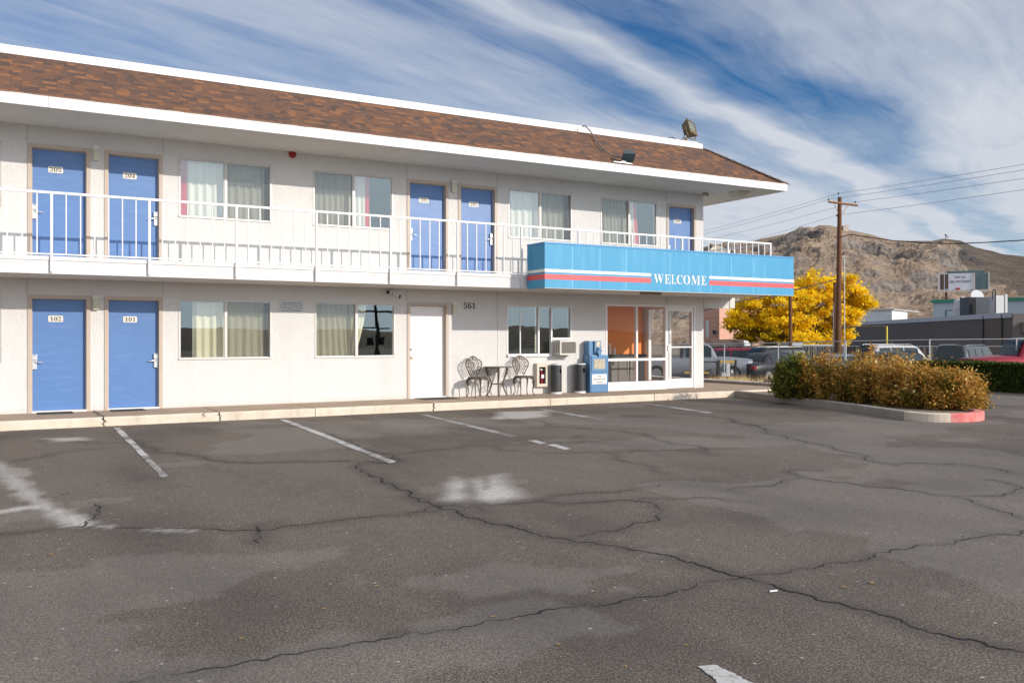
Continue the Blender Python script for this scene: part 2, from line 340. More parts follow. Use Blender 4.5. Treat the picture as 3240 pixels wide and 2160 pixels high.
m_kerb = M('concrete_kerb', (.70, .60, .48), .9, bump=(50, .5), var=(3, .5, (.58, .48, .37)), bumpd=.01, dirt=((5, 5, 2), .4, (.36, .29, .22)))
m_kerbg = M('concrete_grey', (.36, .325, .28), .9, bump=(50, .5), var=(2, .6, (.24, .21, .18)), bumpd=.01)
m_kerbr = M('kerb_red', (.62, .13, .12), .8, bump=(40, .4), var=(6, .5, (.66, .42, .38)), bumpd=.01)
m_soil = M('soil', (.20, .15, .105), 1., bump=(14, .8), var=(5, .6, (.30, .23, .16)), bumpd=.05)
m_mat = M('rubber_mat', (.045, .038, .034), .9, bump=(80, .5))
m_lock = M('lock_satin', (.66, .67, .68), .3, .6); m_brass = M('brass', (.35, .26, .16), .35, .9)
m_blue = M('canopy_blue', (.06, .30, .50), .42, var=(.7, .35, (.085, .34, .54)), spec=.3, dirt=((6, 6, .6), .22, (.26, .56, .82)))
m_bluet = M('canopy_trim', (.06, .28, .55), .4); m_cream = M('stripe_cream', (.82, .78, .68), .5); m_redst = M('stripe_red', (.72, .085, .09), .45)
m_seam = M('panel_seam', (.22, .54, .80), .4)
# ------------------------------------------------------------------ ground and lot
ground_xs = np.unique(np.concatenate([np.linspace(-2500, -200, 24), np.linspace(-200, 300, 51), np.linspace(300, 3500, 33)]))
ground_ys = np.unique(np.concatenate([np.linspace(-2500, -200, 24), np.linspace(-200, 300, 51), np.linspace(300, 3500, 33)]))
def grid(xs, ys, zf):
    X, Y = np.meshgrid(xs, ys); Z = zf(X, Y); V = np.stack([X, Y, Z], -1).reshape(-1, 3)
    nx = len(xs); ny = len(ys); i = np.arange(nx * ny).reshape(ny, nx)
    F = np.stack([i[:-1, :-1], i[:-1, 1:], i[1:, 1:], i[1:, :-1]], -1).reshape(-1, 4); return V, F
def terr(X, Y): return hgt(math.sin(YAW) * X + math.cos(YAW) * (Y + CAMD))
m_dirt = M('desert_dirt', (.34, .265, .195), 1., bump=(.8, .4), var=(.05, .6, (.26, .21, .15)))
V, F = grid(ground_xs, ground_ys, lambda X, Y: terr(X, Y) - .12)
tag(nmesh('ground', V, F, m_dirt), kind='structure')
DX = D
CR = [  # cracks in 2352-wide photo pixels, (points, width m)
 ([(730,990),(760,1003),(790,1015),(820,1025),(850,1035),(880,1042),(905,1048),(918,1054),(908,1062),(880,1063),(845,1060),(822,1065),(830,1077),(845,1087),(860,1095),(890,1110),(920,1125),(940,1138),(960,1150),(1010,1168),(1060,1180),(1110,1195),(1150,1205),(1220,1222),(1290,1235),(1360,1245),(1430,1258),(1500,1270),(1560,1285),(1630,1303),(1700,1325),(1780,1345),(1850,1365),(1930,1385),(2010,1405),(2100,1440),(2180,1460),(2260,1475),(2352,1497),(2420,1518),(2500,1545)], .013),
 ([(250,1585),(300,1568),(380,1552),(470,1535),(560,1520),(640,1505),(720,1492),(800,1480),(900,1465),(1000,1450),(1080,1438),(1150,1425),(1240,1408),(1300,1395),(1350,1388),(1430,1378),(1500,1368),(1560,1355),(1600,1345),(1690,1330),(1760,1318),(1820,1308),(1890,1300),(1960,1290),(2010,1277),(2050,1262),(2100,1255),(2150,1250),(2210,1240),(2270,1230),(2352,1218),(2420,1208)], .010),
 ([(315,1010),(330,1025),(350,1035),(390,1040),(430,1044),(470,1052),(530,1062),(580,1063),(620,1061),(700,1060),(760,1059),(820,1060)], .012),
 ([(190,1210),(260,1211),(330,1212),(400,1213),(480,1214),(560,1217),(640,1212),(700,1205),(780,1195),(850,1188),(900,1182),(960,1175),(1010,1172)], .010),
 ([(-20,1230),(50,1223),(100,1218),(190,1210),(200,1200),(215,1190),(222,1172),(228,1155)], .011),
 ([(590,1208),(597,1214),(586,1226),(590,1238),(597,1247)], .012),
 ([(900,1182),(1020,1160),(1100,1165),(1115,1178)], .008), ([(1050,1160),(1130,1160),(1200,1155),(1260,1143),(1330,1133),(1420,1130),(1480,1118),(1530,1110)], .008),
 ([(1230,1150),(1290,1157),(1370,1153),(1440,1148),(1490,1152),(1512,1165),(1518,1180),(1490,1198),(1440,1212),(1370,1222),(1320,1232)], .010),
 ([(1440,1148),(1520,1145),(1600,1142),(1680,1150),(1750,1158)], .007),
 ([(850,1042),(950,1040),(1040,1030),(1130,1022),(1190,1022),(1280,1015),(1345,1012),(1420,1020),(1470,1027)], .008),
 ([(1140,1025),(1190,1036),(1260,1040),(1340,1038),(1460,1036),(1560,1033),(1640,1031),(1750,1028),(1850,1020)], .008),
 ([(1345,1012),(1330,1000)], .008), ([(1385,1038),(1410,1052),(1450,1063),(1500,1072),(1540,1090)], .007),
 ([(1120,950),(1170,962),(1260,980),(1350,985),(1430,990),(1500,1005),(1560,1020),(1640,1045)], .010),
 ([(1560,950),(1590,952),(1640,957),(1690,965),(1740,980),(1800,1000),(1850,1014),(1890,1022),(1930,1035),(1980,1050),(2030,1063),(2060,1068),(2130,1064),(2200,1066),(2260,1073),(2330,1088)], .012),
 ([(1680,1128),(1720,1118),(1800,1108),(1840,1095),(1870,1100),(1930,1107),(1980,1115),(2050,1120),(2120,1130),(2200,1141),(2270,1140),(2320,1133),(2345,1122),(2310,1108),(2250,1100)], .010),
 ([(2200,1143),(2240,1155),(2280,1170),(2330,1185),(2360,1193)], .011), ([(1840,1095),(1810,1085),(1830,1078),(1880,1083),(1905,1078)], .008),
 ([(0,1062),(60,1054),(110,1045),(170,1035),(250,1027)], .008), ([(90,1012),(200,1016),(300,1014),(370,1012)], .007),
 ([(780,950),(810,958),(870,968),(880,978),(860,985)], .007),
]
def refine(P, k=3, amp=.22):
    P = [np.array(p[:2]) for p in P]
    for it in range(k):
        Q = [P[0]]
        for a, b in zip(P[:-1], P[1:]):
            d = b - a; n = np.array([-d[1], d[0]]); Q += [(a + b) / 2 + n * rng.uniform(-amp, amp), b]
        P = Q
    return P
POLY = []
for pts, w in CR:
    W3 = [on(x * DX, y * DX, 'z', -.155) for x, y in pts]; POLY.append((refine(W3, 4 if w > .009 else 3), w))
xs = np.unique(np.round(np.concatenate([np.linspace(-70, -8, 20), np.arange(-8, 20.01, .075), np.linspace(20, 140, 31)]), 4))
ys = np.unique(np.round(np.concatenate([np.linspace(-80, -17.2, 18), np.arange(-17.2, -1.3, .075), np.linspace(-1.3, 110, 40)]), 4))
V, F = grid(xs, ys, lambda X, Y: terr(X, Y) + np.where((X < 18.6) & (Y > -2), -.06, 0) * 0)
stain = np.zeros(len(V)); pale = np.zeros(len(V)); Vx, Vy = V[:, 0], V[:, 1]
for P, w in POLY:
    P = np.array(P)[::4]
    for a, b in zip(P[:-1], P[1:]):
        m = (Vx > min(a[0], b[0]) - .5) & (Vx < max(a[0], b[0]) + .5) & (Vy > min(a[1], b[1]) - .5) & (Vy < max(a[1], b[1]) + .5)
        if not m.any(): continue
        p = V[m, :2]; d = b - a; t = np.clip(((p - a) @ d) / (d @ d + 1e-9), 0, 1); ds = np.linalg.norm(p - (a + t[:, None] * d), axis=1)
        stain[m] = np.maximum(stain[m], (.55 * w / .013 + .10) * np.exp(-(ds / (.06 + w * 4)) ** 2))
def blob(arr, x, y, rx, ry, amp, rot=0., sd=0):
    c = on(x * DX, y * DX, 'z', -.155); dx = Vx - c.x; dy = Vy - c.y
    u = (dx * math.cos(rot) + dy * math.sin(rot)) / rx; v = (-dx * math.sin(rot) + dy * math.cos(rot)) / ry
    d = np.sqrt(u * u + v * v) + (fbm(Vx * 1.6, Vy * 1.6, 4, sd + 5) - .5) * 1.1
    arr[:] = np.maximum(arr, amp * np.clip(1.15 - d, 0, 1))
for a in [(640,978,.9,.5,.75),(555,978,.5,.35,.6),(870,985,.5,.8,.5),(1060,980,.8,.5,.45),(1160,1010,.7,.4,.4),(20,1000,.7,.7,.6),(60,985,.4,.3,.5),(320,1100,.35,1.1,.5),(330,1210,.4,1.6,.5),(1480,955,.6,.4,.55),(1700,945,.6,.4,.6),(1860,990,.9,.5,.35),(2140,1110,1.2,.6,.4),(1640,1110,1.1,.5,.4),(1500,1200,1.2,.4,.35),(1240,1408,.25,.22,.8),(1200,1395,.5,.3,.35),(600,1204,.25,.2,.6),(900,990,.6,.3,.4),(2250,960,1.,.5,.4),(2150,1310,1.8,.7,.35),(520,1380,.4,1.8,.35),(1850,1180,1.6,.5,.3),(700,975,.5,.25,.5)]:
    blob(stain, *a, sd=int(a[0]))
def polysoft(arr, pts, soft, amp, sd=0):
    P = np.array([on(x * DX, y * DX, 'z', -.155)[:2] for x, y in pts]); c = P.mean(0); m = (np.abs(Vx - c[0]) < 4) & (np.abs(Vy - c[1]) < 4); idx = np.where(m)[0]
    p = V[idx, :2]; ins = np.zeros(len(p), bool); dm = np.full(len(p), 9.)
    for a, b in zip(P, np.roll(P, -1, 0)):
        cr = ((a[1] > p[:, 1]) != (b[1] > p[:, 1])) & (p[:, 0] < (b[0] - a[0]) * (p[:, 1] - a[1]) / (b[1] - a[1] + 1e-12) + a[0]); ins ^= cr
        d = b - a; t = np.clip(((p - a) @ d) / (d @ d), 0, 1); dm = np.minimum(dm, np.linalg.norm(p - (a + t[:, None] * d), axis=1))
    s = np.where(ins, dm, -dm) + (fbm(p[:, 0] * 3, p[:, 1] * 3, 4, sd) - .5) * soft * 1.6
    arr[idx] = np.maximum(arr[idx], amp * np.clip(s / soft * .5 + .4, 0, 1))
def strokes(arr, pts, w0, w1, amp, sd):
    P = [np.array(on(x * DX, y * DX, 'z', -.155)[:2]) for x, y in pts]; n_ = len(P) - 1
    for i_, (a, b) in enumerate(zip(P[:-1], P[1:])):
        m = (np.abs(Vx - (a[0] + b[0]) / 2) < 3) & (np.abs(Vy - (a[1] + b[1]) / 2) < 3); p = V[m, :2]; d = b - a; t = np.clip(((p - a) @ d) / (d @ d), 0, 1)
        ds = np.linalg.norm(p - (a + t[:, None] * d), axis=1) + (fbm(p[:, 0] * 4, p[:, 1] * 4, 4, sd) - .5) * .16; w = w0 + (w1 - w0) * (i_ + t) / n_
        arr[m] = np.maximum(arr[m], amp * np.clip(1.25 - ds / w, 0, 1))
polysoft(pale, [(1040,1093),(1090,1098),(1152,1088),(1160,1110),(1215,1142),(1130,1153),(1010,1148)], .12, 1., 3)
cut = np.zeros(len(V)); strokes(cut, [(1072,1090),(1080,1120),(1085,1155)], .09, .12, .75, 9); strokes(cut, [(1112,1088),(1116,1122)], .07, .07, .7, 9); pale *= (1 - cut)
polysoft(pale, [(1150,945),(1255,943),(1262,955),(1200,962),(1130,962)], .12, .85, 4)
polysoft(pale, [(110,1006),(190,1003),(205,1011),(130,1014)], .12, .8, 5)
strokes(pale, [(-20,1060),(12,1085),(40,1110),(70,1140),(115,1172),(190,1205)], .12, .08, .7, 3)
strokes(pale, [(-30,1180),(40,1168),(85,1162),(130,1172),(190,1203)], .11, .08, .95, 4)
strokes(pale, [(-10,1075),(45,1078),(50,1092)], .12, .1, .4, 5); strokes(pale, [(150,1207),(200,1207),(260,1211)], .05, .03, .6, 5)
strokes(pale, [(330,1215),(440,1219),(480,1219)], .04, .03, .5, 5)
polysoft(pale, [(950,968),(1060,975),(940,1000),(800,990),(830,965)], .3, .16, 8)
pale[:] = np.maximum(pale, .10 * (fbm(Vx * .5, Vy * .5, 4, 77) > .58))
lot = nmesh('parking_lot', V, F, [m_asph, m_crack]); tag(lot, kind='structure')
for nm, arr in (('stain', stain), ('pale', pale)):
    at_ = lot.data.attributes.new(nm, 'FLOAT', 'POINT'); at_.data.foreach_set('value', arr.astype(np.float32))
cb = MB()
for P, w in POLY:
    n = len(P); L = []
    for i in range(n):
        t = P[min(i + 1, n - 1)] - P[max(i - 1, 0)]; t = t / (np.linalg.norm(t) + 1e-9); nn = np.array([-t[1], t[0]])
        ww = w * .5 * max(.12, -.35 + 2.4 * float(fbm(P[i][0] * 6, P[i][1] * 6, 4, 9))) * (1 if 2 < i < n - 3 else .2); L.append((P[i] + nn * ww, P[i] - nn * ww))
    vs = [];
    for a, b in L: vs += [(a[0], a[1], float(hgt(axd(*a))) + .003), (b[0], b[1], float(hgt(axd(*b))) + .003)]
    cb.add(vs, [(2 * i, 2 * i + 1, 2 * i + 3, 2 * i + 2) for i in range(n - 1)])
tag(cb.build('asphalt_cracks', m_crack), kind='structure')
def stripe(p, mat, n=1):
    q = [on(x * DX, y * DX, 'z', -.155 + .004) for x, y in p]; b = MB(); a0, a1, a2, a3 = q; k = 14; vs = []
    for i in range(k + 1):
        t = i / k; l = a0.lerp(a3, t); r = a1.lerp(a2, t); j = .008
        vs += [l + Vector((random.uniform(-j, j), 0, 0)), r + Vector((random.uniform(-j, j), 0, 0))]
    b.add(vs, [(2 * i, 2 * i + 2, 2 * i + 3, 2 * i + 1) for i in range(k)]); tag(b.build('parking_stripe', mat), kind='structure')
stripe([(261,982),(276,982),(345,1050),(330,1052)], m_stripe); stripe([(332,1054),(346,1052),(386,1092),(372,1096)], m_stripew)
stripe([(641,963),(656,963),(752,998),(737,1000)], m_stripe); stripe([(738,1000.5),(753,999),(910,1060),(893,1063)], m_stripe)
stripe([(963,951),(977,951),(1190,1001),(1172,1003)], m_stripew); stripe([(1212,1011),(1230,1010),(1256,1017),(1240,1019)], m_stripe); stripe([(1256,1021),(1274,1019),(1312,1030),(1296,1032)], m_stripe)
stripe([(1230,938),(1246,938),(1392,963),(1376,964)], m_stripew); stripe([(1468,925),(1484,925),(1640,947),(1626,949)], m_stripew)
stripe([(1602,1529),(1642,1525),(1735,1570),(1660,1573)], m_stripe)
# ------------------------------------------------------------------ walkway
wk = MB(); XJ = [-12, -3.9, -1.1, 1.73, 3.62, 5.37, 7.82, 10.62, 13.5, 16.2, 18.3]
for a, b in zip(XJ[:-1], XJ[1:]):
    g = .006; y1 = .35 if b < 16.3 else 2.4
    for x in [(a + g, b - g)]:
        x0, x1 = x; prof = [(-1.5, -.30), (-1.5, -.03), (-1.48, -.006), (-1.45, 0), (y1, 0)]
        vs = []
        k = 8
        for i in range(k + 1):
            xx = x0 + (x1 - x0) * i / k
            for j, (yy, zz) in enumerate(prof): vs.append((xx, yy + (random.uniform(-.006, .006) if j < 4 else 0), zz + (random.uniform(-.003, .003) if 0 < j < 4 else 0)))
        n = len(prof)
        for i in range(k):
            for j in range(n - 1):
                wk.add([vs[i * n + j], vs[(i + 1) * n + j], vs[(i + 1) * n + j + 1], vs[i * n + j + 1]], [(0, 1, 2, 3)], 1 if j < 3 else 0)
        for xx in (x0, x1): wk.add([(xx, -1.49, -.3), (xx, -1.49, -.01), (xx, y1, -.01), (xx, y1, -.3)], [(0, 1, 2, 3)], 2)
wk.box(-12, 18.29, -1.47, .3, -.35, -.02, 2)
tag(wk.build('walkway', [m_conc, m_kerb, m_crack]), kind='structure')
ck = MB()
for X0, zlow in ((1.731, -.155), (3.62, -.155), (7.82, -.155), (3.35, -.08)):
    P = refine([np.array([X0, -1.512]), np.array([X0 + .02, -1.512])], 1); zz = 0
    x = X0
    for i in range(8):
        z0 = -.005 + (zlow) * i / 8; z1 = -.005 + zlow * (i + 1) / 8; nx = X0 + random.uniform(-.035, .035) * (i < 7)
        w0 = .012 * (1 - i / 11); ck.add([(x - w0, -1.514, z0), (x + w0, -1.514, z0), (nx + w0 * .9, -1.514, z1), (nx - w0 * .9, -1.514, z1)], [(0, 3, 2, 1)]); x = nx
P = refine([np.array([1.73, 0]), np.array([1.72, -.7]), np.array([1.74, -1.46])], 4, .12)
for a, b in zip(P[:-1], P[1:]): ck.add([(a[0] - .012, a[1], .003), (a[0] + .012, a[1], .003), (b[0] + .014, b[1], .003), (b[0] - .014, b[1], .003)], [(0, 3, 2, 1)])
tag(ck.build('walkway_cracks', m_crack), kind='structure')
# ------------------------------------------------------------------ motel building
motel = thing('motel_building', 'long two storey white stucco motel block with blue doors and brown shingled roof edge', 'motel')
ZF2 = 2.665; WT, WB = 2.055, .905; UT, UB = 4.75, 3.615
DOORS = [  # x0, x1 of outer frame, storey, number, kind, lock side
 (.66, 1.665, 1, '102', 'b', 'l'), (1.90, 2.905, 1, '101', 'b', 'r'), (7.905, 8.90, 1, '', 'w', 'l'),
 (.66, 1.665, 2, '205', 'b', 'l'), (1.90, 2.905, 2, '204', 'b', 'r'), (7.905, 8.90, 2, '203', 'b', 'l'), (9.145, 10.14, 2, '202', 'b', 'r'), (15.14, 16.12, 2, '201', 'b', 'l')]
WINS = [  # x0,x1,z0,z1, mid, screen side, kind
 (-1.50, .27, WB, WT, -.62, 'l', 'cream_right'), (-1.50, .27, UB, UT, -.62, 'l', 'dark_right'),
 (3.19, 4.96, WB, WT, 4.07, 'r', 'L1'), (5.855, 7.62, WB, WT, 6.75, 'l', 'L2'),
 (3.19, 4.96, UB, UT, 4.07, 'r', 'U1'), (5.82, 7.58, UB, UT, 6.69, 'l', 'U2'), (10.44, 12.20, UB, UT, 11.31, 'r', 'U3'), (13.06, 14.82, UB, UT, 13.93, 'l', 'U4')]
L3 = (10.40, 12.185, .905, 2.06); STORE = (13.2, 16.10, 0.0, 2.15)
holes = []
for x0, x1, st, *_ in DOORS:
    z0 = 0 if st == 1 else ZF2; holes.append((x0 + .035, x1 - .035, z0, z0 + 2.085 - .035))
for w in WINS: holes.append(w[:4])
holes += [L3, STORE]
def wall_with_holes(mb, X0, X1, Z0, Z1, holes, y0, y1, mi=0, swap=False):
    xs = sorted({X0, X1} | {h[0] for h in holes} | {h[1] for h in holes}); zs = sorted({Z0, Z1} | {h[2] for h in holes} | {h[3] for h in holes})
    T = (lambda x, y, z: (y, x, z)) if swap else (lambda x, y, z: (x, y, z))
    inh = lambda x, z: any(h[0] < x < h[1] and h[2] < z < h[3] for h in holes)
    for a, b in zip(xs[:-1], xs[1:]):
        for c, d in zip(zs[:-1], zs[1:]):
            if inh((a + b) / 2, (c + d) / 2): continue
            mb.quad(T(a, y0, c), T(b, y0, c), T(b, y0, d), T(a, y0, d), mi); mb.quad(T(a, y1, c), T(a, y1, d), T(b, y1, d), T(b, y1, c), mi)
    for h in holes:
        a, b, c, d = h
        mb.quad(T(a, y0, c), T(a, y1, c), T(a, y1, d), T(a, y0, d), mi); mb.quad(T(b, y0, c), T(b, y0, d), T(b, y1, d), T(b, y1, c), mi)
        mb.quad(T(a, y0, d), T(a, y1, d), T(b, y1, d), T(b, y0, d), mi)
        if c > Z0 + .01: mb.quad(T(a, y0, c), T(b, y0, c), T(b, y1, c), T(a, y1, c), mi)
wl = MB(); wall_with_holes(wl, -12, 16.385, -.0, 5.14, holes, 0, .16)
side_holes = [(.35, 2.15, .0, 2.15)]
wall_with_holes(wl, .16, 9, -.0, 5.14, side_holes, 16.385, 16.22, swap=True)
wl.box(-12, 16.385, 9, 9.15, -.1, 5.14); wl.box(-12.15, -12, 0, 9.15, -.1, 5.14)
wl.quad((16.385, 0, 0), (16.385, .16, 0), (16.385, .16, 5.14), (16.385, 0, 5.14))
for xj in (.655, 2.915, 7.895, 10.15, 15.125):
    for z0, z1 in ((2.1, 2.44), (4.79, 5.12)): wl.box(xj - .003, xj + .003, -.003, .004, z0, z1, 1)
for xj, z0, z1 in ((10.15, 0, 2.1), (15.125, 2.1, 2.44)): wl.box(xj - .0025, xj + .0025, -.003, .004, z0, z1, 1)
wl.build('wall', [m_wall, m_joint], motel)
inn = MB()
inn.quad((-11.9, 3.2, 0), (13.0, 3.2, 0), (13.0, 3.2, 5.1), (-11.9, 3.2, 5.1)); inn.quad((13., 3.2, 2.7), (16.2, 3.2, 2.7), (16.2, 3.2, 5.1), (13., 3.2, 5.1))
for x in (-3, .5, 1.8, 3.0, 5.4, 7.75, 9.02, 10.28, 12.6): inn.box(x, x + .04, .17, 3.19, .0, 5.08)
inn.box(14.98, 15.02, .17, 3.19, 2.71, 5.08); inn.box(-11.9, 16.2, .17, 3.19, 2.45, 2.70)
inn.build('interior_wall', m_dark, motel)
# roof: fascia, mansard, cap, soffit
XE = 17.72; YE = -1.64; ZB = 5.04; FT = 5.225; DM = 1.45; ZM = 6.225
rf = MB(); NR = 10
shn_v = [(-14, YE + .01, FT - .01), (XE - .01, YE + .01, FT - .01), (XE - DM, YE + DM, ZM), (-14, YE + DM, ZM), (XE - .01, 9.8, FT - .01), (XE - DM, 9.8, ZM)]
me = bpy.data.meshes.new('roof'); me.from_pydata(shn_v, [], [(0, 1, 2, 3), (1, 4, 5, 2)]); uvl = me.uv_layers.new(name='UVMap')
sl_ = math.hypot(DM, ZM - FT)
for li, uv in zip(range(8), [(0, 0), (XE + 14, 0), (XE + 14 - DM, sl_), (0, sl_), (0, 0), (11.4, 0), (11.4, sl_), (DM, sl_)]): uvl.data[li].uv = uv
me.materials.append(m_shing); roof = bpy.data.objects.new('roof', me); COL.objects.link(roof); roof.parent = motel
hp = MB(); n = 11
for i in range(n):   # hip cap shingles
    a = Vector((XE, YE, FT)).lerp(Vector((XE - DM, YE + DM, ZM)), i / n); b = Vector((XE, YE, FT)).lerp(Vector((XE - DM, YE + DM, ZM)), (i + 1.15) / n)
    for s in (Vector((-.13, -.0, .012)), Vector((.0, .13, .012))): hp.add([a + Vector((0, 0, .035)), b + Vector((0, 0, .012)), b + s + Vector((0, 0, -.0)), a + s + Vector((0, 0, .02))], [(0, 1, 2, 3)])
    hp.add([a + Vector((0, 0, .035)), a + Vector((-.13, 0, .03)), a + Vector((-.13, 0, .0)), a + Vector((.13, 0, -.02))], [(0, 1, 2, 3)])
hp.build('hip_cap', M('hip_shingle', (.075, .055, .045), .9, var=(5, .6, (.12, .07, .05))), roof)
fa = MB()
for a, b in zip([-14, -6.1, 0.9, 6.2, 11.5], [-6.105, .895, 6.195, 11.495, XE]): fa.box(a, b, YE, YE + .03, ZB, FT)
fa.box(XE - .03, XE, YE + .031, 9.8, ZB, FT)
# uneven drip edge of shingles
fa.build('fascia', m_white, motel)
dr = MB(); x = -14
while x < XE - .05:
    L = random.uniform(.2, .33); dr.box(x, min(x + L - .004, XE), YE - random.uniform(.006, .02), YE + .02, FT - .002, FT + random.uniform(.008, .016)); x += L
dr.build('drip_edge', M('drip', (.33, .17, .10), .9, var=(20, .7, (.10, .06, .05))), roof)
cp = MB(); yc = YE + DM
for a, b in zip([-14, 1.05, 5.6, 10.5], [1.045, 5.595, 10.495, 16.17]): cp.box(a, b, yc - .03, yc + .14, ZM - .01, ZM + .115 + .001 * (a > 3)); cp.box(a, b - .14 * (b > 16), yc - .015, yc + .15, ZM + .118, ZM + .145)
cp.build('roof_edge_cap', m_white, motel)
sf = MB(); sf.box(-14, XE - .031, YE + .031, 9.7, ZB + .06, ZB + .10); sf.box(-14, XE - .031, YE + .031, -.001, ZB + .03, ZB + .059); sf.box(16.386, XE - .031, 0, 9.7, ZB + .03, ZB + .059)
sf.build('soffit', m_soffit, motel)
ft = MB(); ft.box(-14, XE - DM, YE + DM + .15, 9.7, ZM - .12, ZM - .06); ft.build('flat_roof', m_kerbg, motel)
for x0, x1 in ((-3.2, -2.6), (-.6, -.05), (2.95, 3.45), (6.5, 7.12), (9.98, 10.53), (12.98, 13.45)): vb = MB(); vb.box(x0, x1, -1.585, -1.53, ZB + .018, ZB + .034); vb.build('soffit_vent', m_black, motel)
# balcony
WS = 1.385
bs = MB(); bs.box(-12, 17.38, -WS, -.002, 2.375, ZF2); bs.box(16.387, 17.38, .0, 9, 2.375, ZF2)
for a, b in zip([-12 + i * 1.485 for i in range(0, 20)], [-12 + (i + 1) * 1.485 for i in range(0, 20)]):
    bs.box(a + .002, min(b - .002, 17.385), -WS - .016, -WS - .001, 2.595, ZF2 - .004)
bsl = bs.build('balcony_slab', mat_stucco('stucco_slab', (.78, .75, .73), .012), motel)
cr = MB(); 
for k in range(26):
    X = random.uniform(-1, 9.5); z = random.uniform(2.42, 2.57); P = [(X, z)]
    for i in range(random.randint(4, 9)): P.append((P[-1][0] + random.uniform(-.03, .05), P[-1][1] + random.uniform(-.03, .03)))
    P = [p for p in P if 2.385 < p[1] < 2.59]
    for a, b in zip(P[:-1], P[1:]): cr.add([(a[0], -WS - .002, a[1]), (b[0], -WS - .002, b[1]), (b[0] + .001, -WS - .002, b[1] + .003), (a[0] + .001, -WS - .002, a[1] + .003)], [(0, 1, 2, 3)])
tag(cr.build('hairline_cracks', m_joint, bsl), kind='stuff')
# railing
rl = thing('balcony_railing', 'white steel balcony railing with thin square balusters along the upper walkway', 'railing')
YR = -1.425; ZR = 3.72; ZRB = 2.705
posts = [.955 - 1.4865 * k for k in range(4, 0, -1)] + [.955, 2.46, 3.935, 5.42, 6.926, 8.41, 9.94, 11.42, 12.905, 14.41, 15.885, 17.345]
tr = MB(); tr.box(posts[0] - .5, 17.365, YR - .02, YR + .02, ZR - .04, ZR); tr.build('top_rail', m_white, rl)
br = MB(); br.box(posts[0] - .5, 17.365, YR - .008, YR + .008, ZRB - .022, ZRB); br.build('bottom_rail', m_white, rl)
for i, p in enumerate(posts):
    b = MB(); b.box(p - .019, p + .019, YR - .019, YR + .019 + .004, 2.405, ZR - .041); b.build('post', m_white, rl)
    if i + 1 < len(posts) and p > -2.2:
        for j in range(1, 7):
            x = p + (posts[i + 1] - p) * j / 7; b = MB(); b.box(x - .0085, x + .0085, YR - .0085, YR + .0085, ZRB + .001, ZR - .041); b.build('baluster', m_white, rl)
XR = 17.345
rs = thing('side_railing', 'short white railing return along the right end of the balcony behind the canopy', 'railing')
b = MB(); b.box(XR - .02, XR + .02, YR + .021, 6, ZR - .04, ZR); b.build('top_rail', m_white, rs)
b = MB(); b.box(XR - .008, XR + .008, YR + .024, 6, ZRB - .022, ZRB); b.build('bottom_rail', m_white, rs)
for k in range(34):
    y = YR + .21 * (k + 1); b = MB(); w = .019 if k % 7 == 6 else .0085; b.box(XR - w, XR + w, y - w, y + w, ZRB + .001 if w < .01 else 2.67, ZR - .041); b.build('post' if w > .01 else 'baluster', m_white, rs)
# beam under the balcony at the corner
bm_ = MB(); bm_.box(16.386, 17.28, -.02, .16, 2.09, 2.373); bm_.build('corner_beam', m_wall, motel)
bm_ = MB(); bm_.box(17.281, 17.46, -.04, .2, 2.10, 2.374); bm_.build('beam_bracket', m_wall, motel)
bm_ = MB(); bm_.box(17.48, 17.68, 1.2, 1.4, 2.2, 2.45); bm_.box(17.2, 17.7, 1.2, 1.4, 2.45, 2.5); bm_.build('rear_bracket', m_soffit, motel)
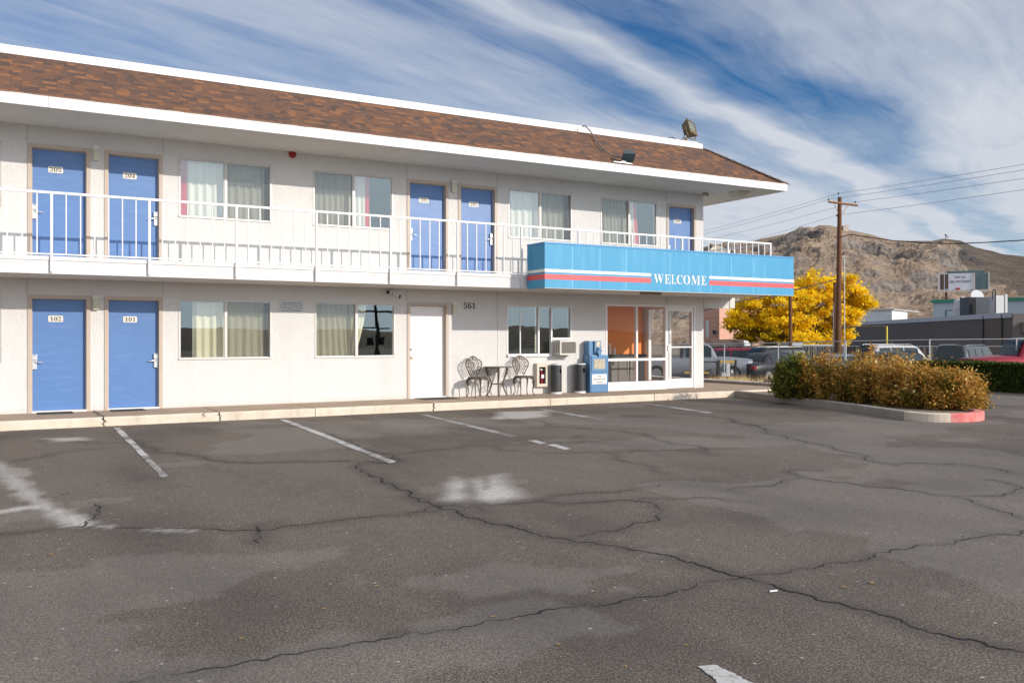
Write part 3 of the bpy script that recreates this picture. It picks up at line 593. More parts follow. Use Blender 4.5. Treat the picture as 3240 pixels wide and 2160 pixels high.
# doors
for (x0, x1, st, num, kd, side) in DOORS:
    z0 = 0 if st == 1 else ZF2; zt = z0 + 2.085; rec = .085; f = .065
    mdl = m_door if kd == 'b' else m_doorw
    d = MB(); d.box(x0 + f, x1 - f, rec, rec + .045, z0 + .035, zt - f)
    d = d.build('door', mdl, motel)
    if kd == 'w': d['label'] = 'plain white door with two brass knobs'
    fr = MB()
    for a, b in ((x0, x0 + f), (x1 - f, x1)):
        fr.box(a, b, -.018, rec + .02, z0, zt)
        s = 1 if a == x0 else -1; e = b if s == 1 else a; fr.box(min(e, e + s * .012), max(e, e + s * .012), rec - .045, rec + .02, z0, zt - f)
    fr.box(x0 + f + .001, x1 - f - .001, -.0175, rec + .02, zt - f, zt - .001); fr.box(x0 + f + .013, x1 - f - .013, rec - .045, rec + .019, zt - f - .012, zt - f - .0005)
    fr.build('frame', m_trim, d)
    t = MB(); t.box(x0 + f, x1 - f, -.02, rec - .002, z0 - .01, z0 + .032); t.build('threshold', m_aluw, d)
    if num:
        cx = (x0 + x1) / 2 - .055 if st == 1 or num in '205' else (x0 + x1) / 2 - .06; cz = z0 + 1.665
        b = MB(); b.bbox(cx - .119, cx + .119, rec - .006, rec, cz - .056, cz + .056, .0025)
        P = []
        b2 = MB(); rr = .02
        for ax, az, st0 in ((1, 1, 0), (-1, 1, 90), (-1, -1, 180), (1, -1, 270)):
            for k in range(5): an = R(st0 + k * 22.5); P.append((cx + ax * (.119 - rr) + rr * math.cos(an), cz + az * (.056 - rr) + rr * math.sin(an)))
        b2.prism(list(reversed(P)), rec, rec - .005); b2.text(num, cx, cz, .1, rec - .0075, 1, width=.185, height=.076)
        b2.build('number_plate', [m_plate, m_digit], d)
        p = MB(); p.cyl((0, 0), .006, -.004, .004, 10); pm = Matrix.Translation((cx + .01, rec - .003, cz - .115)) @ Matrix.Rotation(R(90), 4, 'X'); p.build('peephole', m_digit, d, pm)
        s = 1 if side == 'l' else -1; lx = (x0 + f + .045) if side == 'l' else (x1 - f - .045); L = MB()
        L.bbox(lx - .042, lx + .042, rec - .045, rec, z0 + .93, z0 + 1.03, .008); L.bbox(lx - .036, lx + .036, rec - .035, rec, z0 + .765, z0 + .925, .006)
        L.box(lx - .02, lx + .02, rec - .047, rec - .0455, z0 + 1.008, z0 + 1.022, 1)
        L.tube([(lx, rec - .03, z0 + .90), (lx + s * .03, rec - .06, z0 + .895), (lx + s * .13, rec - .058, z0 + .885)], [.018, .013, .008], 8); L.build('lock_handle', [m_lock, m_black], d)
    else:
        L = MB(); lx = x0 + f + .06
        for z in (.88, 1.06): L.tube([(lx, rec, z), (lx, rec - .03, z), (lx, rec - .055, z)], [.03, .014, .024 if z < 1 else .012], 12)
        L.tube([(lx, rec - .05, .88), (lx + .05, rec - .05, .877)], .009, 8); L.build('door_knob', m_brass, d)
# door mats
for (x0, x1, y0, y1, lab) in ((.80, 1.36, -.43, -.02, 'thin dark doormat at the leftmost ground floor blue door'), (1.98, 2.55, -.43, -.02, 'thin dark doormat at the blue door nearest the ground floor window'), (8.05, 8.90, -.59, -.04, 'wide dark doormat at the plain white door')):
    b = MB(); b.bbox(x0, x1, y0, y1, .001, .012, .004); tag(b.build('doormat', m_mat), lab, 'doormat', 'doormats on the walkway')
# windows with curtains
def curtain(mb, x0, x1, z0, z1, y, n, amp, mi=0, seed=0, x1b=None, x0b=None):
    k = int(abs(x1 - x0) / .012) + 4; rows = 10; vs = []; r = random.Random(seed); ph = r.random() * 9
    for j in range(rows + 1):
        t = j / rows; z = z1 + (z0 - z1) * t
        for i in range(k + 1):
            s = i / k; xa = x0 + ((x0b if x0b is not None else x0) - x0) * t ** 1.5; xb = x1 + ((x1b if x1b is not None else x1) - x1) * t ** 1.5
            x = xa + (xb - xa) * s
            w = math.sin(2 * math.pi * n * s + ph + .5 * math.sin(5 * s + ph)) + .45 * math.sin(2 * math.pi * n * .47 * s + 2 * ph + .5 * t)
            vs.append((x, y + amp * w * (.55 + .45 * t) + .01 * math.sin(7 * s + 3 * t), z))
    w = k + 1; mb.add(vs, [(j * w + i, j * w + i + 1, (j + 1) * w + i + 1, (j + 1) * w + i) for j in range(rows) for i in range(k)], mi, True)
def window(x0, x1, z0, z1, mid, scr, kind):
    o = MB(); t = .027; y0, y1 = -.012, .07
    o.box(x0, x1, y0, y1, z1 - t, z1); o.box(x0, x1, y0 - .012, y1, z0, z0 + t); o.box(x0, x0 + t, y0 + .001, y1, z0 + t, z1 - t); o.box(x1 - t, x1, y0 + .001, y1, z0 + t, z1 - t)
    o.box(mid - .024, mid + .024, y0 + .004, y1 - .002, z0 + t, z1 - t)
    w = o.build('window', m_winf, motel)
    for a, b, s in ((x0 + t, mid - .024, 'l'), (mid + .024, x1 - t, 'r')):
        yy = .045 if s == scr else .02; f = MB(); q = .015
        f.box(a, b, yy - .012, yy + .01, z1 - t - q, z1 - t); f.box(a, b, yy - .012, yy + .01, z0 + t, z0 + t + q); f.box(a, a + q, yy - .0115, yy + .0095, z0 + t + q, z1 - t - q); f.box(b - q, b, yy - .0115, yy + .0095, z0 + t + q, z1 - t - q)
        f.build('sash', m_alu if s == scr else m_winf, w)
        p = MB(); p.quad((a + q, yy, z0 + t + q), (b - q, yy, z0 + t + q), (b - q, yy, z1 - t - q), (a + q, yy, z1 - t - q)); p.build('pane', m_glass, w)
        if s == scr: p = MB(); p.quad((a + q * .5, yy - .016, z0 + t + q * .5), (b - q * .5, yy - .016, z0 + t + q * .5), (b - q * .5, yy - .016, z1 - t - q * .5), (a + q * .5, yy - .016, z1 - t - q * .5)); p.build('insect_screen', m_screen, w)
    c = MB(); y = .20; W_ = x1 - x0
    if kind == 'L1': curtain(c, x0 + .30, x1 - .09, z0 - .1, z1 + .03, y, 9, .035, 0, 1); m = [m_curc, m_red]
    elif kind == 'L2': curtain(c, x0 + .03, mid - .12, z0 - .1, z1 + .03, y, 6, .035, 0, 2, x1b=mid - .02); curtain(c, mid - .10, mid + .30, z0 - .1, z1 + .03, y - .03, 4, .03, 0, 3, x1b=mid - .01, x0b=mid - .12); m = [m_curc, m_red]
    elif kind == 'U1': curtain(c, x0 + .20, x1 - .08, z0 - .1, z1 + .03, y, 10, .03, 0, 4); curtain(c, x0 + .08, x0 + .22, z0 - .1, z1 + .03, y + .02, 1, .01, 1, 5); m = [m_curw, m_red]
    elif kind == 'U2': curtain(c, x0 + .03, mid + .34, z0 - .1, z1 + .03, y, 10, .03, 0, 6); curtain(c, mid + .33, mid + .44, z0 - .1, z1 + .03, y + .02, 1, .01, 1, 7); m = [m_curw, m_red]
    elif kind == 'U3': curtain(c, x0 + .14, x1 - .08, z0 - .1, z1 + .03, y, 9, .03, 0, 8); curtain(c, x0 + .02, x0 + .15, z0 - .1, z1 + .03, y + .02, 1, .01, 1, 9); m = [m_curw, m_red]
    elif kind == 'U4': curtain(c, x0 + .03, mid + .28, z0 - .1, z1 + .03, y, 10, .03, 0, 10, x1b=mid + .36); curtain(c, mid + .27, mid + .40, z0 - .1, z1 + .03, y + .02, 1, .01, 1, 11, x1b=mid + .50); m = [m_curw, m_red]
    else: curtain(c, x0 + .03, mid + .1, z0 - .1, z1 + .03, y, 7, .03, 0, 12); m = [m_curw, m_red]
    c.build('curtain', m, w)
for w in WINS: window(*w)
# lobby side window with three lights
x0, x1, z0, z1 = L3; o = MB(); t = .03
o.box(x0, x1, -.012, .07, z1 - t, z1); o.box(x0, 11.60, -.05, .07, z0 - .03, z0 + .035); o.box(x0, x0 + t, -.011, .07, z0 + .035, z1 - t); o.box(x1 - t, x1, -.011, .10, 1.275, z1 - t)
o.box(11.26 - .022, 11.26 + .022, -.009, .068, z0 + .035, z1 - t); o.box(11.62 - .02, 11.62 + .02, -.013, .069, z0 + .035, z1 - t); o.box(11.641, x1, -.022, .06, 1.262, 1.315)
o.box(10.76, 10.785, .02, .05, z0 + .036, z1 - t - .001)
w3 = o.build('window', m_aluw, motel)
for a, b, c in ((x0 + t, 11.238, z0 + .035), (11.282, 11.60, z0 + .035), (11.64, x1 - t, 1.315)):
    p = MB(); p.quad((a, .03, c), (b, .03, c), (b, .03, z1 - t), (a, .03, z1 - t)); p.build('pane', m_glass, w3)
p = MB(); p.box(11.641, x1, .0, .05, .905, 1.26); p.build('filler_panel', m_wall, w3)
b = MB()
for k in range(14): b.box(11.29 + .001, 11.40, .22, .223, z0 + .05 + .078 * k, z0 + .05 + .078 * k + .07)
b.build('vertical_blind', m_curw, w3)
# storefront
sf_ = MB(); F_ = .05
for x in (13.2, 14.145, 15.09, 16.05): sf_.box(x, x + F_, -.01, .09, .0, 2.15)
for a, b in ((13.25, 14.145), (14.195, 15.09)):
    sf_.box(a, b, -.008, .088, 2.095, 2.149); sf_.box(a, b, -.006, .086, .735, .795); sf_.box(a, b, -.012, .09, .0, .215)
sf_.box(15.14, 16.05, -.008, .088, 2.095, 2.149)
sfr = sf_.build('storefront_frame', m_aluw, motel)
for a, b, c, d in ((13.25, 14.145, .215, .735), (13.25, 14.145, .795, 2.095), (14.195, 15.09, .215, .735), (14.195, 15.09, .795, 2.095)):
    p = MB(); p.quad((a, .04, c), (b, .04, c), (b, .04, d), (a, .04, d)); p.build('pane', m_glassd, sfr)
gd = MB(); a, b = 15.145, 16.045
gd.box(a, a + .055, .01, .06, .01, 2.09); gd.box(b - .055, b, .01, .06, .01, 2.09); gd.box(a + .055, b - .055, .011, .059, 1.99, 2.089); gd.box(a + .055, b - .055, .011, .059, .011, .25)
gdo = gd.build('glass_door', m_aluw, motel)
p = MB(); p.quad((a + .055, .035, .25), (b - .055, .035, .25), (b - .055, .035, 1.99), (a + .055, .035, 1.99)); p.build('pane', m_glassd, gdo)
p = MB(); p.box(a + .056, b - .056, -.02, .009, 1.05, 1.085); p.box(a + .02, a + .05, -.03, .009, .98, 1.12); p.build('push_bar', m_alu, gdo)
p = MB(); p.box(a + .09, a + .15, .028, .033, 1.15, 1.42); p.build('hours_sticker', M('sticker', (.12, .12, .12), .5, var=(60, .9, (.7, .7, .7))), gdo)
# side glazing of the lobby
sg = MB()
for y in (.35, 1.22, 2.10): sg.box(16.25, 16.33, y, y + .05, 0, 2.15)
for a, b in ((.40, 1.22), (1.27, 2.10)):
    sg.box(16.252, 16.328, a, b, 2.1, 2.149); sg.box(16.252, 16.328, a, b, 0, .12)
sgo = sg.build('side_glazing_frame', m_aluw, motel)
p = MB(); p.quad((16.29, .40, .12), (16.29, 1.22, .12), (16.29, 1.22, 2.1), (16.29, .40, 2.1)); p.quad((16.29, 1.27, .12), (16.29, 2.1, .12), (16.29, 2.1, 2.1), (16.29, 1.27, 2.1)); p.build('pane', m_glassd, sgo)
# lobby interior
lb = MB(); lb.quad((12.7, 2.3, 0), (16.21, 2.3, 0), (16.21, 2.3, 2.44), (12.7, 2.3, 2.44)); lb.quad((12.75, .17, 0), (12.75, 2.3, 0), (12.75, 2.3, 2.44), (12.75, .17, 2.44)); lb.build('lobby_wall', M('wall_orange', (.86, .29, .075), .7, bump=(40, .1)), motel)
lb = MB(); lb.box(12.7, 16.2, .1, 2.29, -.02, .004); lb.build('lobby_floor', M('floor_tile', (.72, .62, .52), .4), motel)
lb = MB(); lb.box(12.76, 16.2, .17, 2.29, 2.42, 2.445); lb.build('lobby_ceiling', M('ceiling', (.8, .78, .75), .9), motel)
lb = MB(); lb.box(15.4, 16.19, 2.2, 2.295, .001, .10); lb.build('skirting', M('skirt', (.12, .25, .33), .6), motel)
ct = thing('lobby_counter', 'dark topped coffee counter with grey cabinet doors inside the lobby glass', 'counter', (14.85, 1.5, 0))
b = MB(); b.box(-.7, .78, 0, .55, .08, .80); b.build('cabinet', M('cabinet', (.20, .18, .165), .5), ct)
b = MB(); b.bbox(-.74, .82, -.04, .56, .801, .86, .008); b.build('counter_top', m_black, ct)
for x in (-.33, .04, .42):
    b = MB(); b.box(x - .17, x + .17, -.018, -.001, .12, .77); b.build('cabinet_door', M('cabdoor', (.16, .145, .13), .5), ct)
for x in (.18, .27):
    b = MB(); b.tube([(x, -.04, .35), (x, -.04, .7)], .008, 6); b.build('handle', m_alu, ct)
for i, (x, h, c, l) in enumerate(((14.55, .30, (.8, .78, .74), 'tall stack of white paper cups, left on the lobby counter'), (14.70, .18, (.78, .76, .72), 'short stack of white paper cups beside the tall stack'), (14.42, .22, (.16, .15, .15), 'dark coffee flask at the left end of the lobby counter'))):
    b = MB(); b.cyl((x, 1.65), .045, .861, .861 + h, 14, 0, .034)
    if i < 2:
        for k in range(int(h / .02)): b.cyl((x, 1.65), .047, .865 + k * .02, .869 + k * .02, 14)
    else: b.cyl((x, 1.65), .02, .861 + h, .9 + h, 10)
    tag(b.build('cup_stack' if i < 2 else 'coffee_flask', M('cups%d' % i, c, .5)), l, 'cups' if i < 2 else 'flask')
# ------------------------------------------------------------------ canopy over the entrance
cn = thing('entrance_canopy', 'bright blue entrance canopy with cream and red stripes lettered WELCOME', 'canopy sign')
CX0, CX1, CYF, CYB, CZ0, CZ1 = 10.062, 17.385, -2.15, -1.45, 2.352, 3.275
b = MB(); b.box(CX0, CX1, CYF, CYF + .02, CZ0, CZ1); b.box(CX0, CX0 + .02, CYF + .021, CYB, CZ0, CZ1); b.box(CX1 - .02, CX1, CYF + .021, CYB, CZ0, CZ1); b.box(CX0 + .021, CX1 - .021, CYF + .021, CYB, CZ1 - .06, CZ1 - .03)
b.build('panel', m_blue, cn)
b = MB(); b.box(CX0 - .012, CX1 + .012, CYF - .012, CYF + .03, CZ1 + .001, CZ1 + .03); b.box(CX0 - .012, CX0 + .02, CYF + .031, CYB, CZ1 + .001, CZ1 + .03); b.box(CX1 - .02, CX1 + .012, CYF + .031, CYB, CZ1 + .001, CZ1 + .03)
b.build('top_trim', m_bluet, cn)
b = MB(); b.box(CX0 + .03, CX1 - .03, CYF + .03, CYB + .04, CZ0 + .03, CZ0 + .05); b.box(CX0, CX1, CYF + .001, CYF + .04, CZ0 - .012, CZ0 - .001); b.build('underside', m_soffit, cn)
def sband(z0, z1, mat, nm):
    for a, c in ((CX0, 12.87), (14.60, CX1)):
        b = MB(); b.box(a - .003 * (a == CX0), c + .002 * (c == CX1), CYF - .003, CYF - .0005, z0, z1)
        if a == CX0: b.box(CX0 - .003, CX0 - .0005, CYF - .0005, CYB, z0, z1)
        b.build(nm, mat, cn)
sband(2.683, 2.743, m_cream, 'cream_stripe'); sband(2.532, 2.640, m_redst, 'red_stripe')
for ch, a, c in (('W', 12.945, 13.225), ('E', 13.262, 13.42), ('L', 13.45, 13.59), ('C', 13.61, 13.785), ('O', 13.81, 14.01), ('M', 14.045, 14.31), ('E', 14.35, 14.505)):
    b = MB(); b.text(ch, (a + c) / 2, 2.632, .2, CYF - .006, width=c - a, height=.205, thin=.006); b.build('letter', m_cream, cn)
for x in (10.76, 11.47, 12.18, 13.42, 14.65, 15.30, 16.01): b = MB(); b.box(x - .006, x + .006, CYF - .0015, CYF - .0003, CZ0 + .01, CZ1 - .05); b.build('panel_seam', m_seam, cn)
b = MB(); b.bbox(13.15, 13.62, -1.62, -1.40, 2.30, 2.372, .01); tag(b.build('underside_light', M('fixture', (.36, .31, .26), .6)), 'flat beige light fixture tucked under the blue canopy', 'light')
# ------------------------------------------------------------------ things on the wall
m_lampw = M('lamp_white', (.72, .71, .68), .5); m_lampg = M('lamp_glass', (.50, .48, .34), .25, var=(20, .4, (.6, .58, .45)))
for i, (x, z, lab) in enumerate(((1.757, 4.535, 'wall lamp upstairs between the two leftmost blue doors'), (1.75, 1.828, 'wall lamp at ground level between two blue doors'), (9.01, 4.537, 'wall lamp upstairs between the two middle blue doors'), (9.03, 1.835, 'wall lamp beside the white door and the house number'))):
    t = thing('wall_lamp', lab, 'wall lamp', (x, 0, z), 0, 'box wall lamps beside the doors')
    b = MB(); b.bbox(-.055, .055, -.085, 0, .205, .268, .006); b.build('lamp_cap', m_lampw, t)
    b = MB(); b.bbox(-.048, .048, -.075, -.004, .0, .204, .008); b.build('lamp_glass', m_lampg, t)
b = MB(); b.cyl((0, 0), .076, 0, .035, 28); b.cyl((0, 0), .070, .035, .05, 28, 0, .055); b.cyl((0, 0), .02, .05, .06, 12)
tag(b.build('fire_bell', M('bell_red', (.33, .012, .016), .35), None, Matrix.Translation((5.387, 0, 5.02)) @ Matrix.Rotation(R(90), 4, 'X')), 'round dark red fire alarm bell high on the upper wall', 'alarm bell')
sg_ = thing('parking_sign', 'small grey wall sign reading Please Lock Your Car', 'sign', (5.366, 0, 1.944))
b = MB(); b.bbox(-.248, .248, -.012, -.001, -.121, .121, .004); b.build('board', M('signboard', (.56, .60, .60), .5), sg_)
b = MB()
for k, l in enumerate(("Please Lock Your Car", "We Are Not Responsible", "For Damage To Vehicles", "Or Loss Of Contents")): b.text(l, 0, .078 - k * .05, .04, -.0135, width=(.40, .46, .45, .37)[k], height=.036, serif=True)
b.build('lettering', M('signink', (.05, .06, .10), .6), sg_)
b = MB(); b.text('561', 9.425, 2.035, .1, -.012, width=.30, height=.135)
tag(b.build('house_number', m_digit), 'black house number digits 561 on the stucco', 'house number')
for (x, z, s, lab) in ((7.44, 2.29, -1, 'left of two small white security cameras above the window'), (7.68, 2.20, 1, 'right of two small white security cameras above the window')):
    t = thing('security_camera', lab, 'security camera', (x, -.09, z), 0, 'security cameras under the balcony')
    b = MB(); b.tube([(0, 0, 0), (-s * .11, .05, .03 if s < 0 else .05)], .032, 12); b.build('housing', m_lampw, t)
    b = MB(); b.tube([(s * .028, -.014, -.008), (s * .001, 0, 0)], .036, 12); b.build('lens', m_black, t)
    b = MB(); b.tube([(-s * .09, .03, .025), (-s * .11, .09, .045)], .012, 8); b.build('bracket', m_lampw, t)
# exit sign and soffit light
t = thing('exit_sign', 'small hanging EXIT sign under the roof overhang at the corner', 'sign', (16.19, -.3, 4.98))
b = MB(); b.box(-.10, .10, -.012, .012, -.0, .17); b.build('board', M('exitboard', (.46, .43, .36), .5), t)
b = MB(); b.text('EXIT', 0, .085, .1, -.0135, serif=False, width=.17, height=.115); b.build('lettering', M('exitink', (.02, .06, .04), .5), t)
b = MB(); b.box(-.05, .13, -.05, .05, .171, .088 + .0855); b.build('canopy', m_joint, t)
c = on(2338, 612, 'z', 5.03); t = thing('soffit_lamp', 'bowl shaped beige ceiling lamp under the roof corner', 'ceiling lamp', (c.x, c.y + .0, 4.93))
b = MB(); b.add([(-.20, -.2, .13), (.2, -.2, .13), (.2, .2, .13), (-.2, .2, .13), (-.13, -.13, .0), (.13, -.13, .0), (.13, .13, .0), (-.13, .13, .0)], [(4, 7, 6, 5), (0, 1, 5, 4), (1, 2, 6, 5), (2, 3, 7, 6), (3, 0, 4, 7)]); b.build('diffuser', M('bowl', (.55, .50, .40), .4), t)
b = MB(); b.box(-.215, .215, -.215, .215, .131, .142); b.build('rim', M('bowlrim', (.35, .28, .2), .5), t)
# floodlights
m_bronze = M('bronze_paint', (.17, .12, .055), .4, .3, var=(8, .4, (.26, .19, .08)))
def wire(pts, r, mat, name, parent=None):
    b = MB(); P = [Vector(p) for p in pts]; Q = []
    for i in range(len(P) - 1):
        p0, p1, p2, p3 = P[max(i - 1, 0)], P[i], P[i + 1], P[min(i + 2, len(P) - 1)]
        for k in range(6):
            u = k / 6; Q.append(.5 * ((2 * p1) + (p2 - p0) * u + (2 * p0 - 5 * p1 + 4 * p2 - p3) * u * u + (3 * p1 - p0 - 3 * p2 + p3) * u ** 3))
    Q.append(P[-1]); b.tube(Q, r, 6); return b.build(name, mat, parent)
YC = YE + DM + .05; fb = on(2170.5, 447, 'y', YC); fc = on(2187, 405, 'y', YC)
t = thing('roof_floodlight', 'bronze floodlight on a short pole on top of the roof edge', 'floodlight', (fb.x, YC, ZM + .12))
o = Vector((fb.x, YC, ZM + .12)); L = fc - o
b = MB(); b.tube([(0, 0, 0), (0, 0, .12)], .022, 8); b.tube([(-.05, 0, .10), (.05, 0, .10)], .018, 6); b.tube([(0, 0, .05), (0, 0, .09)], .04, 8); b.build('pole', m_bronze, t)
hm = Matrix.Translation(L + Vector((0, 0, .0))) @ Matrix.Rotation(R(14), 4, 'Z') @ Matrix.Rotation(R(12), 4, 'Y') @ Matrix.Rotation(R(-22), 4, 'X') @ Matrix.Scale(.92, 4)
b = MB(); w, h = .19, .22
b.add([(-w, -.02, -h), (w, -.02, -h), (w, -.02, h), (-w, -.02, h), (-w * .72, .2, -h * .7), (w * .72, .2, -h * .7), (w * .72, .2, h * .7), (-w * .72, .2, h * .7)], [(4, 5, 6, 7)[::-1], (0, 4, 7, 3)[::-1], (1, 5, 6, 2), (3, 7, 6, 2)[::-1], (0, 1, 5, 4)[::-1]])
for a in ((-w, -w + .035, -h, h), (w - .035, w, -h, h), (-w + .035, w - .035, h - .04, h), (-w + .035, w - .035, -h, -h + .11)): b.box(a[0], a[1], -.045, -.0205, a[2], a[3])
b.build('housing', m_bronze, t, hm)
b = MB(); b.quad((-w + .03, -.03, -h + .10), (w - .03, -.03, -h + .10), (w - .03, -.03, h - .035), (-w + .03, -.03, h - .035)); b.build('lens', M('floodlens', (.30, .33, .27), .08, .3, var=(12, .9, (.06, .09, .07))), t, hm)
b = MB(); b.tube([hm @ Vector((-w - .02, .06, 0)), hm @ Vector((-w - .02, .06, -h - .04)), hm @ Vector((-w + .05, .05, -h - .1)), Vector((0, 0, .13)), hm @ Vector((w - .05, .05, -h - .1)), hm @ Vector((w + .02, .06, -h - .04)), hm @ Vector((w + .02, .06, 0))], .014, 6); b.build('yoke', m_bronze, t)
wire([(-.62, 0, .03), (-.5, -.02, .07), (-.32, -.02, .03), (-.16, -.03, .05), (-.07, -.04, .2), (-.04, -.03, .32)], .011, m_black, 'cable', t)
fc = on(1983, 516, 'y', YE - .05)
t = thing('eave_floodlight', 'dark grey floodlight clamped on the lower roof edge below a looping cable', 'floodlight', (fc.x, fc.y, FT + .02))
m_fl = M('flood_grey', (.065, .085, .095), .4, .2)
hm = Matrix.Translation((.02, -.02, .14)) @ Matrix.Rotation(R(-20), 4, 'Z') @ Matrix.Rotation(R(52), 4, 'X')
b = MB(); w, h = .13, .13
b.add([(-w, -.02, -h), (w, -.02, -h), (w, -.02, h), (-w, -.02, h), (-w * .7, .13, -h * .7), (w * .7, .13, -h * .7), (w * .7, .13, h * .7), (-w * .7, .13, h * .7)], [(4, 7, 6, 5), (0, 3, 7, 4), (1, 5, 6, 2), (3, 2, 6, 7), (0, 4, 5, 1), (0, 1, 2, 3)]); b.box(-w - .01, w + .01, -.045, -.021, -h - .01, h + .01); b.build('housing', m_fl, t, hm)
b = MB(); b.box(-.36, .16, .0, .025, -.0, .014); b.box(-.14, -.02, .0, .06, .015, .04); b.build('mounting_bar', m_alu, t)
def onroof(x, y, lift):
    r_ = ray(x, y); k_ = (ZM - FT) / DM; t_ = (FT - CAMH + k_ * (-CAMD - YE)) / (r_.z - k_ * r_.y); return Vector((0, -CAMD, CAMH)) + r_ * t_ + Vector((0, -.57, .82)) * lift
ptp = [(on(x, y, 'y', yy) if i_ < 3 else onroof(x, y, .05 if i_ < 7 else .09)) - Vector((fc.x, fc.y, FT + .02)) for i_, (x, y, yy) in enumerate(((1842, 402, YC - .2), (1850, 399, YC - .25), (1862, 409, YC - .35), (1872, 431, YE + DM - .25), (1890, 461, YE + DM * .68), (1915, 485, YE + DM * .42), (1940, 500, YE + DM * .22), (1958, 508, YE + .12), (1965, 516, YE + .02)))]
wire(ptp, .016, M('cable_grey', (.16, .15, .15), .5), 'cable', t)
# satellite dish
c = on(2377, 797, 'x', 17.2)
t = thing('satellite_dish', 'beige satellite dish behind the balcony railing at the right end', 'satellite dish', (17.75, .9, 3.2))
b = MB(); vs = []; nn = 24
for rr_, zz in ((.02, .0), (.13, .015), (.26, .06)):
    for k in range(nn): vs.append((rr_ * math.cos(2 * math.pi * k / nn), rr_ * math.sin(2 * math.pi * k / nn), zz))
b.add(vs, [(j * nn + k, j * nn + (k + 1) % nn, (j + 1) * nn + (k + 1) % nn, (j + 1) * nn + k) for j in range(2) for k in range(nn)], 0, True)
b.build('reflector', M('dish', (.48, .42, .35), .5), t, Matrix.Translation((0, 0, .42)) @ Matrix.Rotation(R(-25), 4, 'Z') @ Matrix.Rotation(R(70), 4, 'X'))
b = MB(); b.tube([(0, .05, -.55), (0, .05, .35)], .018, 8); b.build('mast', m_alu, t)
# ------------------------------------------------------------------ AC unit
t = thing('air_conditioner', 'white window air conditioner with a dark grille below the lobby window', 'air conditioner', (11.885, -.16, .905))
m_ac = M('ac_case', (.66, .63, .58), .5, var=(6, .3, (.5, .46, .4)))
b = MB(); b.bbox(-.235, .235, -.16, .14, 0, .345, .012); b.build('case', m_ac, t)
b = MB(); b.box(-.19, .205, -.166, -.161, .045, .31)
for k in range(16): b.box(-.187, .202, -.171, -.1665, .052 + k * .016, .057 + k * .016, 1)
for k in range(10): b.box(-.187 + k * .043, -.183 + k * .043, -.1735, -.1715, .05, .305, 1)
b.build('grille', [M('ac_grille', (.10, .09, .08), .7, var=(25, .5, (.3, .28, .25))), M('ac_fin', (.24, .22, .20), .6)], t)
b = MB(); b.box(-.241, -.236, -.13, .1, .05, .29)
for k in range(3): b.box(-.246, -.2415, -.12 + .08 * k, -.10 + .08 * k, .06, .28, 1)
b.build('side_louvre', [m_ac, m_joint], t)
# extinguisher cabinet
t = thing('extinguisher_cabinet', 'beige wall cabinet with a fire extinguisher behind its glass', 'fire cabinet', (11.29, 0, .17))
m_cab = M('cab_beige', (.62, .55, .45), .5)
b = MB(); b.box(-.145, .145, -.10, -.001, 0, .025); b.box(-.145, .145, -.10, -.001, .525, .55); b.box(-.145, -.12, -.099, -.001, .026, .524); b.box(.12, .145, -.099, -.001, .026, .524); b.box(-.119, .119, -.012, -.001, .026, .524, 1); b.build('case', [m_cab, m_dark], t)
b = MB(); b.box(-.144, -.085, -.115, -.101, .0, .549); b.box(.095, .144, -.115, -.101, .0, .549); b.box(-.084, .094, -.1145, -.101, .46, .549); b.box(-.084, .094, -.1145, -.101, .0, .07); b.build('door', m_cab, t)
t2 = thing('fire_extinguisher', 'red fire extinguisher hanging inside the beige wall cabinet', 'fire extinguisher', (11.30, -.055, .21))
b = MB(); b.cyl((0, 0), .042, 0, .28, 16); b.cyl((0, 0), .042, .28, .33, 16, 0, .015); b.build('cylinder', M('ext_red', (.20, .012, .02), .35), t2)
b = MB(); b.box(-.03, .045, -.046, -.043, .16, .24); b.build('tag', m_aluw, t2)
b = MB(); b.tube([(-.05, 0, .37), (.04, 0, .355)], .012, 6); b.tube([(0, 0, .33), (0, 0, .36)], .014, 6); b.build('lever', m_lampw, t2)
# trash cans
m_can = M('can_black', (.040, .042, .044), .4, var=(9, .4, (.06, .062, .065)))
def make_can(x, y, ang, lab):
    t = thing('ash_bin', lab, 'bin', (x, y, 0), 0, 'round black bins against the wall'); r = .13; n = 48; hz = .53; hr = .058; rows = 44; H0, H1 = .045, .675
    b = MB(); vs = []
    for j in range(rows + 1):
        z = H0 + (H1 - H0) * j / rows
        for i in range(n): a = 2 * math.pi * i / n; vs.append((r * math.cos(a), r * math.sin(a), z))
    fs = []
    for j in range(rows):
        for i in range(n):
            zc = H0 + (H1 - H0) * (j + .5) / rows; da = (2 * math.pi * (i + .5) / n - ang + math.pi) % (2 * math.pi) - math.pi
            if (da * r) ** 2 + (zc - hz) ** 2 < hr ** 2: continue
            fs.append((j * n + i, j * n + (i + 1) % n, (j + 1) * n + (i + 1) % n, (j + 1) * n + i))
    b.add(vs, fs, 0, True); b.cyl((0, 0), r - .035, .05, .66, 24, 1); b.build('body', [m_can, m_black], t)
    b = MB(); b.cyl((0, 0), r + .003, .0, .044, 32); b.build('base_band', m_aluw, t)
    b = MB(); b.cyl((0, 0), r + .004, .676, .70, 32); b.cyl((0, 0), r - .02, .7005, .702, 32, 1); b.build('rim', [m_aluw, m_black], t)
make_can(11.62, -.20, R(-64), 'round black bin standing next to the fire extinguisher cabinet'); make_can(12.30, -.20, R(-86), 'round black bin standing against the blue newspaper box')
